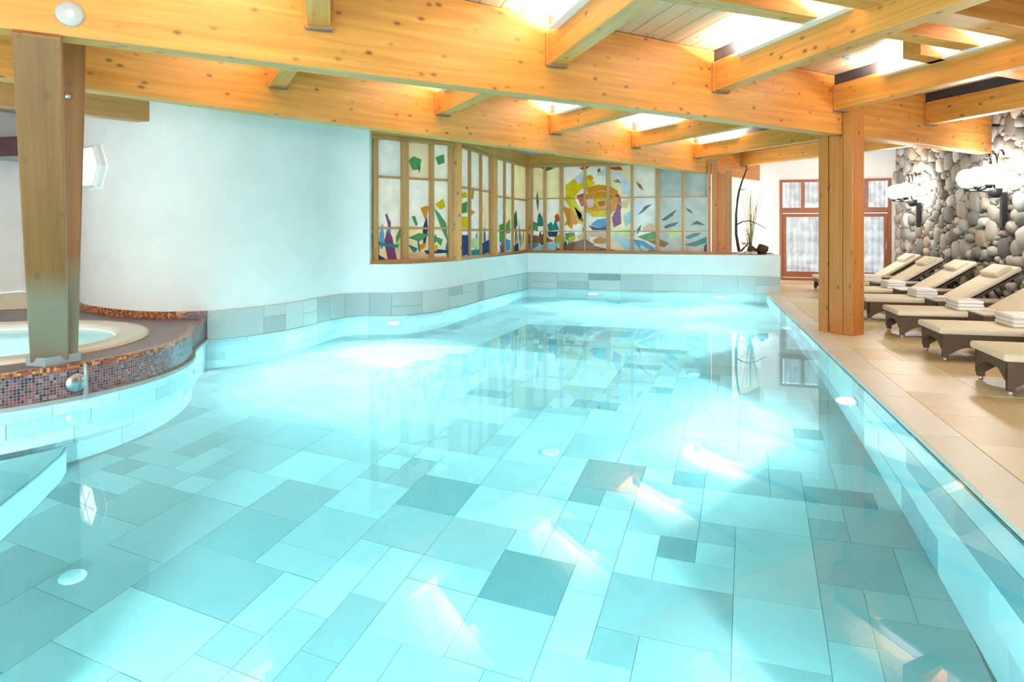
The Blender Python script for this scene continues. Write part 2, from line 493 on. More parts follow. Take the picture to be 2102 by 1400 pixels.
# ------------------------------------------------------------------ the room shell
WP = [(-7.35, 6.7), (-7.1, 6.3), (-6.7, 6.0), (-6.3, 5.83), (-5.8, 5.68), (-5.35, 5.65), (-4.91, 5.84), (-4.69, 6.13), (-4.53, 6.6), (-4.49, 7.1),
      (-4.50, 7.45), (-4.47, 7.75), (-4.38, 7.95), (-4.2, 8.05), (-3.93, 8.1), (-3.72, 8.26), (-3.52, 8.7), (-3.41, 9.4), (-3.36, 10.3),
      (-3.28, 11.4), (-3.2, 12.3), (-3.19, 12.65)]
LW = Path(catmull(WP, 5))
s_tub = LW.near(-4.91, 5.84)
s_win = LW.near(-4.2, 8.05)
BW = Path([(-3.19, 12.65), (-1, 12.65), (1.42, 12.65)])
RW = Path([(1.18, 12.65), (1.18, 5), (1.18, -1.2)])
NW = Path([(1.18, -1.2), (-4, -1.2), (-8, -1.2)])
POOL_Z = -1.4

wl = slab_on('wall_left', LW, 0, s_win, POOL_Z - .1, CEIL + .1, -.28, 0, M['plaster'], uv=False)
tag(wl, 'tall curving white plaster wall behind the hot tub, with a slate tile band above the water', 'wall', kind='structure')
wlow = slab_on('wall_left', LW, s_win, LW.L, POOL_Z - .1, .68, -.5, 0, M['plaster'])
tag(wlow, 'low wavy white wall under the angled garden windows left of the pool', 'wall', kind='structure')
wb = box('wall_back', -3.7, 1.42, 12.65, 13.3, POOL_Z - .1, .68, M['plaster'])
tag(wb, 'low white wall across the far end of the pool under the stained glass', 'wall', kind='structure')
ROWS_ABOVE = [(0.0, .30)]
ROWS_BELOW = [(-1.4, -1.05), (-1.05, -.70), (-.70, -.35), (-.35, 0.0)]
sl = [M['slate']]
sl_mix = [M['slate']] * 6 + [M['slate_dark']]
# tile band: full-height tiles mixed with half-height pairs
def band(path, s0, s1, parent):
    s = s0
    while s < s1 - .02:
        L = random.choice((.3, .45, .6, .6)); e = min(s1, s + L)
        if s1 - e < .12: e = s1
        if random.random() < .3:
            zz = random.choice((.12, .15, .18)); parts = [(0, zz), (zz, .3)]
        else: parts = [(0, .3)]
        for a, b in parts:
            slab_on('wall_tile', path, s + .002, e - .002, a + .002, b - .002, 0, .014, random.choice(sl_mix), parent)
        s = e
band(LW, s_tub, s_win, wl); band(LW, s_win, LW.L, wlow); band(BW, 0, BW.L, wb)
tile_rows(LW, s_tub - .6, s_win, ROWS_BELOW, wl, sl, wmin=.5, wmax=.9)
tile_rows(LW, s_win, LW.L, ROWS_BELOW, wlow, sl, wmin=.5, wmax=.9)
tile_rows(BW, 0, BW.L - .24, ROWS_BELOW, wb, sl, wmin=.6, wmax=1.0)
wr = box('wall_right', 1.194, 1.40, -1.2, 12.65, POOL_Z - .1, -.04, M['grout'])
tag(wr, 'submerged slate-tiled side wall of the pool below the pale coping', 'pool wall', kind='structure')
tile_rows(RW, 0, RW.L, ROWS_BELOW[:-1] + [(-.35, -.04)], wr, sl_mix, wmin=.45, wmax=.95)
wn_ = box('wall_near', -9.5, 1.42, -1.45, -1.2, POOL_Z - .1, -.03, M['slate'])
tag(wn_, 'submerged end wall of the pool nearest the viewer', 'pool wall', kind='structure')

# pool floor with slate tiles
pf = box('floor', -6.4, 1.3, -1.4, 12.75, POOL_Z - .12, POOL_Z - .004, M['grout'])
tag(pf, 'pool bottom laid with mixed slate tiles seen through the water', 'pool floor', kind='structure')
MOD, TILT = .20, math.radians(-4)
NX, NY = 46, 78
ct, st_ = math.cos(TILT), math.sin(TILT)
GO = Vector((-7.6, -1.6))
def g2w(a, b): return Vector((GO.x + a * MOD * ct - b * MOD * st_, GO.y + a * MOD * st_ + b * MOD * ct))
def w2g(x, y):
    v = Vector((x, y)) - GO
    return (v.x * ct + v.y * st_) / MOD, (-v.x * st_ + v.y * ct) / MOD
used = [[False] * NY for _ in range(NX)]
DARK = [(-2.47, 3.19, 2, 2), (-1.54, 4.06, 2, 2), (-.50, 4.57, 2, 2), (-.76, 4.2, 1, 1), (-.80, 3.4, 2, 2), (-.04, 3.77, 1, 1), (.86, 4.46, 2, 1), (-.14, 4.62, 1, 1), (-.6, 7.2, 2, 1),
        (-.25, 6.5, 1, 1), (.1, 6.9, 1, 1), (-1.6, 8.2, 3, 2), (-1.1, 9.0, 2, 2), (-.4, 8.0, 3, 1), (-1.9, 6.0, 2, 1), (-.9, 5.9, 2, 1), (-1.98, 3.44, 2, 2), (-3.68, 3.77, 2, 1), (.75, 5.6, 1, 1), (-.42, 3.09, 1, 1)]
cells_tiles = []
for n_, (x, y, a, b) in enumerate(DARK):
    gx, gy = w2g(x, y); i, j = round(gx - a / 2), round(gy - b / 2)
    if any(used[i + p][j + q] for p in range(a) for q in range(b)): continue
    for p in range(a):
        for q in range(b): used[i + p][j + q] = True
    cells_tiles.append((i, j, a, b, n_ not in (16, 17)))
for j in range(NY):
    for i in range(NX):
        if used[i][j]: continue
        opts = [(2, 2)] * 4 + [(3, 2), (2, 3), (2, 1), (1, 2), (1, 1), (3, 2)]
        random.shuffle(opts); opts.append((1, 1))
        for a, b in opts:
            if i + a <= NX and j + b <= NY and not any(used[i + p][j + q] for p in range(a) for q in range(b)):
                for p in range(a):
                    for q in range(b): used[i + p][j + q] = True
                cells_tiles.append((i, j, a, b, random.random() < .03)); break
def in_pool(x, y):
    if x > 1.25 or y < -1.35 or y > 12.75: return False
    if math.hypot(x + 5.6, y - 4.03) < 1.4: return False
    if y > 5.4:
        n = min(((Vector((x, y)) - p).length, k) for k, p in enumerate(LW.p))[1]
        P, N = LW.at(LW.s[n]); return (Vector((x, y)) - P).dot(N) > -.15
    return x > -6.4
placed = []
for (i, j, a, b, dark) in cells_tiles:
    c = g2w(i + a / 2, j + b / 2)
    if in_pool(c.x, c.y): placed.append(((c - Vector((-.9, 1.5))).length / math.sqrt(a * b), c, a, b, dark))
placed.sort(key=lambda t: t[0])
tile_me = {}
rest = {False: bmesh.new(), True: bmesh.new()}
for n_, (_, c, a, b, dark) in enumerate(placed):
    g_ = .0012
    if n_ < 300:
        key = (a, b, dark)
        if key not in tile_me:
            bm = bmesh.new(); bm_box(bm, -a * MOD / 2 + g_, a * MOD / 2 - g_, -b * MOD / 2 + g_, b * MOD / 2 - g_, -.012, 0)
            me = bpy.data.meshes.new('floor_tile'); bm.to_mesh(me); bm.free(); me.materials.append(M['slate_dark' if dark else 'slate']); tile_me[key] = me
        o = link('floor_tile', tile_me[key], None, pf); o.location = (c.x, c.y, POOL_Z + random.uniform(-.001, .001)); o.rotation_euler.z = TILT
    else:
        bm_box(rest[dark], -a * MOD / 2 + g_, a * MOD / 2 - g_, -b * MOD / 2 + g_, b * MOD / 2 - g_, -.012, 0, 0, Matrix.Translation((c.x, c.y, POOL_Z + random.uniform(-.001, .001))) @ Matrix.Rotation(TILT, 4, 'Z'))
for dark in (False, True):
    o = finish(rest[dark], 'far_floor_tiles', M['slate_far'] if not dark else M['slate_dark'], pf); o['kind'] = 'stuff'

# pool water
out = [(p.x, p.y) for p in LW.p if True]
k0 = next(i for i, d in enumerate(LW.s) if d >= s_tub)
poly = [(p.x - .02, p.y) for p in LW.p[k0:]] + [(1.20, 12.67), (1.20, -1.2), (-7.4, -1.2), (-7.4, 2.2)]
poly += [(-5.6 + 1.56 * math.cos(a), 4.03 + 1.56 * math.sin(a)) for a in [math.radians(d) for d in range(-120, 45, 6)]]
bm = bmesh.new(); f = bm.faces.new([bm.verts.new((x, y, -.015)) for x, y in poly]); 
if f.normal.z < 0 or True: bm.normal_update()
if f.normal.z < 0: f.normal_flip()
bmesh.ops.triangulate(bm, faces=bm.faces[:])
me = bpy.data.meshes.new('pool_water'); bm.to_mesh(me); bm.free()
tag(link('pool_water', me, M['water']), 'still clear turquoise water filling the pool', 'water', kind='stuff')

# deck
fl = box('floor', 1.40, 4.2, -2.6, 15.6, -.30, -.012, M['sand_grout'])
tag(fl, 'beige sandstone pool deck where the loungers stand', 'floor', kind='structure')
y = -2.5
row = 0
while y < 15.4:
    x = 1.423
    hgt = .6
    first = True
    while x < 3.98:
        L = random.choice((.6, .9, .6, .4)) if not first else random.choice((.3, .5, .6)); first = False
        e = min(4.0, x + L)
        if 4.0 - e < .15: e = 4.0
        o = box('floor_tile', -(e - x) / 2 + .002, (e - x) / 2 - .002, -hgt / 2 + .002, hgt / 2 - .002, -.02, 0, M['sandstone'], fl)
        o.location = ((x + e) / 2, y + hgt / 2, random.uniform(-.001, .001))
        x = e
    y += hgt; row += 1
cp = empty('pool_coping', (1.3, 0, 0))
tag(cp, 'pale pinkish stone coping along the right pool edge', 'coping', kind='structure')
y = -1.2
while y < 12.64:
    e = min(12.648, y + .9)
    if 12.648 - e < .3: e = 12.648
    bm = bmesh.new(); bm_box(bm, -.115, .12, -(e - y) / 2 + .001, (e - y) / 2 - .001, -.05, .004, .006)
    o = finish(bm, 'coping_stone', M['coping'], cp); o.location = (0, (y + e) / 2, 0)
    y = e

# rear and side enclosure (behind the viewer): unseen end wall opened up for fill daylight
fr = box('floor', -9.5, 1.42, -2.6, -1.44, -.3, 0, M['sandstone']); tag(fr, 'strip of beige floor behind the near end of the pool', 'floor', kind='structure')
rw = empty('window_9', (0, -2.6, 0)); tag(rw, 'unseen near end wall of the hall, opened up for fill daylight', 'window', kind='structure')
box('sill', -9.5, 4.2, -.1, .1, 0, .25, M['plaster'], rw); box('lintel', -9.5, 4.2, -.1, .1, 2.62, CEIL + .1, M['plaster'], rw)
box('wall_panel', -9.5, -5.4, -.1, .1, .25, 2.62, M['plaster'], rw)  # solid part added to keep daylight off the hot tub wall
for k in range(3, 11): box('mullion', -9.5 + k * 1.37 - .04, -9.5 + k * 1.37 + .04, -.05, .05, .25, 2.62, M['pine_frame'], rw)
wf = box('wall_far_left', -9.7, -9.5, -2.6, 8.0, POOL_Z, CEIL + .1, M['plaster']); tag(wf, 'white side wall at the far left of the hall', 'wall', kind='structure')
wa = box('wall_annex', -9.6, -6.9, 7.45, 7.65, 0, CEIL + .1, M['plaster']); tag(wa, 'white wall set back behind the leaning timber column at left', 'wall', kind='structure')

# door wall and stone wall
YD, XS = 15.4, 3.95
D0, D1 = 1.71, 3.87
wd = empty('wall_door', (0, 0, 0)); tag(wd, 'white plaster wall around the curtained glass doors', 'wall', kind='structure')
box('wall_panel', -3.6, D0, YD, YD + .2, -.1, CEIL + .1, M['plaster'], wd)
box('wall_panel', D1, XS + .3, YD, YD + .2, -.1, CEIL + .1, M['plaster'], wd)
box('wall_panel', D0, D1, YD, YD + .2, 2.2, CEIL + .1, M['plaster'], wd)
box('doorstep', D0 - .02, D1 + .02, YD - .05, YD + .2, -.05, .05, M['sandstone'], wd)

# ceiling of planks
ce = box('ceiling', -9.6, 4.3, -2.7, 15.7, CEIL + .022, CEIL + .2, M['dark_wood'])
tag(ce, 'sloping bays of pale pine ceiling boards with dark joints', 'ceiling', kind='structure')
ce['label'] = 'pale pine board ceiling with dark joints above the beams'
def clip(poly, a, b, c):                                   # keep a*x+b*y<=c
    o = []
    for i in range(len(poly)):
        p, q = poly[i], poly[(i + 1) % len(poly)]
        dp, dq = a * p[0] + b * p[1] - c, a * q[0] + b * q[1] - c
        if dp <= 0: o.append(p)
        if (dp < 0 < dq) or (dq < 0 < dp):
            t = dp / (dp - dq); o.append((p[0] + (q[0] - p[0]) * t, p[1] + (q[1] - p[1]) * t))
    return o
pd = Vector((.51, -.86)).normalized(); pn = Vector((-pd.y, pd.x))
k = -60
PW = .175
for k in range(-70, 90):
    c0 = k * PW
    P = [(-9.5, -2.6), (4.2, -2.6), (4.2, 15.5), (-9.5, 15.5)]
    P = clip(P, pn.x, pn.y, c0 + PW - .007); P = clip(P, -pn.x, -pn.y, -c0)
    if len(P) < 3: continue
    A = sum(P[i][0] * P[(i + 1) % len(P)][1] - P[(i + 1) % len(P)][0] * P[i][1] for i in range(len(P))) / 2
    if abs(A) < .3: continue
    ctr = Vector((sum(p[0] for p in P) / len(P), sum(p[1] for p in P) / len(P)))
    ang = math.atan2(pd.y, pd.x)
    loc = [(Vector(p) - ctr) for p in P]
    loc = [(v.x * math.cos(-ang) - v.y * math.sin(-ang), v.x * math.sin(-ang) + v.y * math.cos(-ang)) for v in loc]
    o = prism('ceiling_plank', loc, 0, .022, M['plank'], ce)
    o.location = (ctr.x, ctr.y, CEIL); o.rotation_euler.z = ang

# ------------------------------------------------------------------ timber structure
B1o, B1d = Vector((1.6, 8.05)), Vector((.678, .735)).normalized()
B2o, B2d = Vector((.443, 13.44)), Vector((.4472, .8944)).normalized()
ZB, HB, TB = 2.18, CEIL - 2.18 - .004, .17
def on(o, d, t, z): return (o.x + d.x * t, o.y + d.y * t, z)
n1 = Vector((-B1d.y, B1d.x)); n2 = Vector((-B2d.y, B2d.x))
c1 = B1o + n1 * TB / 2; c2 = B2o + n2 * TB / 2               # lines above are the near faces
b1 = beam('main_beam', on(c1, B1d, -9.5, ZB), on(c1, B1d, 3.35, ZB), TB, HB, M['pine'])
tag(b1, 'deep knotty pine main beam nearest the viewer, spanning from upper left to the stone wall', 'beam')
b2 = beam('main_beam', on(c2, B2d, -14.0, ZB), on(c2, B2d, 1.9, ZB), TB, HB, M['pine'])
tag(b2, 'deep knotty pine main beam behind the nearest one, ending over the stained glass', 'beam')
b3 = beam('main_beam', (-7.3, 2.35, 2.26), (-5.52, 5.68, 2.26), .16, .28, M['pine_frame'])
tag(b3, 'shorter brown beam end butting against the white wall above the hot tub', 'beam')

A1 = [(-2.332, 3.787), (-1.075, 5.15), (.193, 6.525), (1.469, 7.908), (2.739, 9.285)]
A2 = [(-3.653, 5.247), (-2.766, 7.022), (-1.862, 8.829), (-.948, 10.659), (-.025, 12.503), (.9, 14.35)]
ZP, HP, TP = 2.43, .27, .14
Sd = Vector((.51, -.86)).normalized()
plain_shoe = plain('hanger_steel', (.20, .17, .15), .5, .3)
def purlin(a, b, label, group, hanger_end='b', light=None):
    """a: end on the far beam with the hanger shoe; b: other end"""
    a, b = Vector(a), Vector(b)
    d = (b - a).normalized(); L = (b - a).length
    sd = Vector((-d.y, d.x))
    root = empty('cross_beam', (a.x, a.y, ZP), math.atan2(d.y, d.x))
    tag(root, label, 'beam', group)
    box('timber', .01, L, -TP / 2, TP / 2, 0, HP, M['pine'], root, .006)
    box('hanger_block', .005, .055, -TP / 2 - .022, TP / 2 + .022, -.008, HP - .01, M['pine_post'], root, .006)
    box('hanger_shoe', .0, .06, -TP / 2 - .012, TP / 2 + .012, -.018, -.009, plain_shoe, root)
    box('top_strip', .01, L, -TP / 2 + .012, TP / 2 - .012, HP, HP + .103, M['batten'], root)  # dark strip filling the space between timber and ceiling boards
    if light:
        t0, t1 = light
        hs = box('uplight_tray', t0, t1, -TP / 2 - .07, -TP / 2 - .004, HP - .06, HP - .035, M['white_plastic'], root)
        li = bpy.data.lights.new('uplight', 'AREA'); li.shape = 'RECTANGLE'; li.size = t1 - t0; li.size_y = .05
        li.energy = UPLIGHT_W * (t1 - t0); li.color = (1.0, .96, .90)
        lo = bpy.data.objects.new('uplight', li); COL.objects.link(lo); lo.parent = root
        lo.location = ((t0 + t1) / 2, -TP / 2 - .038, HP - .03)
        lo.rotation_euler = (PI - .25, 0, 0)
    return root
ordn = ['first', 'second', 'third', 'fourth', 'fifth']
for k, p in enumerate(A1):
    L = [6.2, 6.2, 6.6, 3.6, 1.7][k]
    q = Vector(p) + Sd * L
    lab = ['pine cross beam hung on the near main beam above the left of the pool, seen nearly end on',
           'pine cross beam with bluish underside rising from the near main beam at top centre',
           'pine cross beam on the near main beam between the two bright ceiling patches',
           'pine cross beam resting at the right timber post and running to the upper right',
           'pine cross beam hung on the near main beam just before the stone wall'][k]
    purlin(p, q, lab, 'cross beams of the near ceiling bay', light=[(.5, 1.6), (.25, 1.3), (.45, 1.75), (.7, 2.1), None][k])
for k, p in enumerate(A2):
    if k < 5:
        q = Vector(A1[k]) + n1 * (TB + .002)
    else: q = Vector((3.9, 10.75))
    lab = ['short pine cross beam showing its grey end between the main beams at left',
           'pine cross beam between the two main beams, second from the left',
           'pine cross beam between the two main beams, the middle one with a dark top',
           'pine cross beam between the two main beams, fourth from the left',
           'pine cross beam between the main beams, meeting the far one above the window post',
           'pine beam crossing in front of the white door wall to the stone wall'][k]
    Ld = (Vector(q) - Vector(p)).length
    purlin(p, q, lab, 'cross beams of the far ceiling bay', light=(.25, min(1.1, Ld - .4)) if k < 5 else None)

# ceiling battens above the near bay
for (a, b, lab) in [((-.6, 4.12, 2.66), (2.9, 6.98, 2.66), 'pine ceiling batten crossing above the near cross beams, lit yellow on its side'),
                    ((.4, 4.2, 2.60), (3.9, 7.12, 2.60), 'broad greyish ceiling batten in the top right corner'),
                    ((1.79, 6.50, 2.64), (3.9, 8.4, 2.64), 'brown ceiling batten with a sawn-off end beside the right cross beam')]:
    tag(beam('ceiling_batten', a, b, .16 if a[2] != 2.60 else .22, CEIL - a[2] - .003, M['pine'], None, .005), lab, 'beam', 'battens in the near ceiling bay')

# right-hand built-up post
rt = empty('timber_post', (1.6, 8.05, 0)); tag(rt, 'built-up pine post standing on the deck beside the pool edge', 'post')
def post_part(name, cx, cy, along, across, h, mat, par):
    bm = bmesh.new()
    bm_box(bm, 0, h, -across / 2, across / 2, -along / 2, along / 2, .006)
    o = finish(bm, name, mat, par)
    X = Vector((0, 0, 1)); Y = Vector((n1.x, n1.y, 0)); Z = X.cross(Y)
    o.matrix_local = Matrix.Translation((cx - 1.6, cy - 8.05, 0)) @ Matrix((X, Y, Z)).transposed().to_4x4()
    return o
pc = c1 + B1d * .0
post_part('centre_post', pc.x, pc.y, .20, TB - .012, ZB - .002, M['pine_post'], rt)
q = pc - n1 * (TB / 2 + .06); post_part('side_post', q.x, q.y, .22, .11, 2.415, M['pine_post'], rt)
q = pc + n1 * (TB / 2 + .06); post_part('side_post', q.x, q.y, .22, .11, 2.415, M['pine_post'], rt)

# leaning double column at the tub
vt = empty('leaning_column', (-4.24, 3.58, .23)); tag(vt, 'V-shaped weathered timber column rising from the hot tub rim', 'column')
sdir = (B1d.x, B1d.y, 0)
def lean(name, p0, p1, wid, th, mat):
    p0, p1 = Vector(p0), Vector(p1)
    d = (p1 - p0); L = d.length; d.normalize()
    sd = Vector(sdir) - d * d.dot(Vector(sdir)); sd.normalize(); up = d.cross(sd)
    bm = bmesh.new(); bm_box(bm, 0, L, -wid / 2, wid / 2, -th / 2, th / 2, .008)
    o = finish(bm, name, mat, vt)
    o.matrix_local = Matrix.Translation(p0) @ Matrix((d, sd, up)).transposed().to_4x4()
    return o
lean('front_leg', (-.02, -.03, .05), (.895, -.865, 1.96), .215, .11, M['pine_weather'])
lean('rear_leg', (-.024, .06, .05), (.055, .06, 2.38), .19, .11, M['pine_weather'])
prism('foot_plate', [(-.11, -.13), (.06, -.13), (.09, .11), (-.10, .13)], 0.0, .06, M['grey_metal'], vt)

# window post and lintels
wpz = empty('window_post', (.45, 13.08, .68)); tag(wpz, 'pine post between the stained glass and the planter', 'post')
for dx, ww in ((0, .15), (-.115, .10), (.125, .10)):
    o = beam('post_strip', (dx, 0, 0), (dx, 0, ZB - .68 if dx == 0 else 1.55), ww, .14, M['pine_post'] if dx <= 0 else M['pine_frame'], wpz, .005, side=(1, 0, 0))

# ------------------------------------------------------------------ angled and stained glass windows
Z0, Z1 = .68, 2.42
WPT = [(-4.3, 8.12), (-3.45, 9.3), (-3.4, 11.0), (-3.3, 12.95), (.36, 12.95)]
GLASS = {}
def gm(c):
    if c not in GLASS: GLASS[c] = glass_mat('stained_glass_%02d' % len(GLASS), c, .0, .78, .7, .01)
    return GLASS[c]
FR = [M['frost']] * 3 + [glass_mat('tinted_glass_%d' % k, c, .02, .62, .55, .015) for k, c in enumerate(((.95, .86, .58), (.90, .93, .86), (.84, .86, .84), (.97, .94, .86), (.93, .80, .60)))]
Yl, Or, Rd, Lv, Bl, Nv, Tl, Gn, Br, Lb, Pk, Pu, Dg, Pe, Gy, Lg = ((.97, .60, .02), (.93, .32, .03), (.72, .11, .06), (.78, .78, .88), (.12, .38, .66), (.05, .08, .2), (.05, .28, .30),
    (.14, .36, .14), (.34, .18, .10), (.45, .76, .88), (.85, .55, .45), (.32, .08, .22), (.08, .18, .14), (.90, .60, .38), (.60, .62, .6), (.70, .78, .40))
def window(idx, a, b, cols, rows, art, scale, org, label, frost, top=Z1):
    """cols: [(position along 0..1, width m, material)], rows: [(z, height)]; art in crop pixels"""
    A, B = Vector((a[0], a[1])), Vector((b[0], b[1]))
    d = (B - A).normalized(); Lw = (B - A).length
    nrm = Vector((d.y, -d.x))                                    # towards the pool
    root = empty('window_%d' % idx, (A.x, A.y, 0), math.atan2(d.y, d.x)); tag(root, label, 'window', kind='structure')
    # local x along, local -y towards the pool (n), z up
    beam('sill_rail', (0, -.0, Z0), (Lw, -.0, Z0), .09, .05, M['pine_frame'], root, .004)
    beam('head_rail', (0, -.0, top - .05), (Lw, 0, top - .05), .08, .06, M['pine_frame'], root, .004)
    xs = []
    for t, wd_, mt in cols:
        x = t * Lw; xs.append((x - wd_ / 2, x + wd_ / 2))
        beam('mullion', (x, -.045 if wd_ < .1 else -.07, Z0 + .05), (x, -.045 if wd_ < .1 else -.07, top - .05), wd_, .09 if wd_ < .1 else .13, mt, root, .004, side=(1, 0, 0))
    zs = sorted([Z0 + .05] + [z for z, _ in rows] + [top - .05])
    gaps = []
    xe = sorted(xs)
    prev = 0.0
    for x0, x1 in xe:
        if x0 - prev > .03: gaps.append((prev, x0))
        prev = max(prev, x1)
    if Lw - prev > .03: gaps.append((prev, Lw))
    for g0, g1 in gaps:
        for z, hh in rows:
            beam('glazing_bar', (g0, -.0, z - hh / 2), (g1, -.0, z - hh / 2), .04, hh, M['pine_frame'], root, .003)
        for i in range(len(zs) - 1):
            box('pane', g0 + .002, g1 - .002, -.003, .003, zs[i] + (.012 if i else .0), zs[i + 1] - (.012 if i < len(zs) - 2 else 0), frost(g0 / Lw, i), root)
    for k_ in range(int(Lw * 11)):
        if idx == 1 and k_ % 3: continue
        t_ = random.uniform(.03, .97) * Lw * (1 if idx > 1 else .35); zb = Z0 + .05 + random.uniform(0, .22); hl = random.uniform(.10, .42); wl_ = random.uniform(.02, .05); ben = random.uniform(-.07, .07)
        P = [(t_ - wl_ * .4, zb), (t_ + wl_ * .5, zb), (t_ + wl_ + ben * .5, zb + hl * .5), (t_ + ben, zb + hl), (t_ - wl_ + ben * .4, zb + hl * .55)]
        P = [(min(max(a_, .01), Lw - .01), b_) for a_, b_ in P]
        bm = bmesh.new()
        bm_prism(bm, P, -.0046 - .0001 * (k_ % 4), -.004 - .0001 * (k_ % 4), Matrix(((1, 0, 0, 0), (0, 0, 1, 0), (0, 1, 0, 0), (0, 0, 0, 1))))
        finish(bm, 'glass_piece', gm(random.choice((Tl, Gn, Nv, Lg, Dg, Bl, Gn, Pe, Pu))), root)
    lay = 0
    for col, pts in art:
        P = []
        for X, Y in pts:
            q = survey(org[0] + X / scale, org[1] + Y / scale, A, nrm)
            v = Vector((q.x, q.y)) - A
            P.append((min(max(v.dot(d), .01), Lw - .01), min(max(q.z, Z0 + .03), top - .03)))
        lay = (lay + 1) % 6
        y0 = -.004 - .0016 * (lay + 1)
        bm = bmesh.new()
        bm_prism(bm, P, y0 - .0012, y0, Matrix(((1, 0, 0, 0), (0, 0, 1, 0), (0, 1, 0, 0), (0, 0, 0, 1))))
        finish(bm, 'glass_piece', gm(col), root)
    return root
pf_, pp_ = M['pine_frame'], M['pine_post']
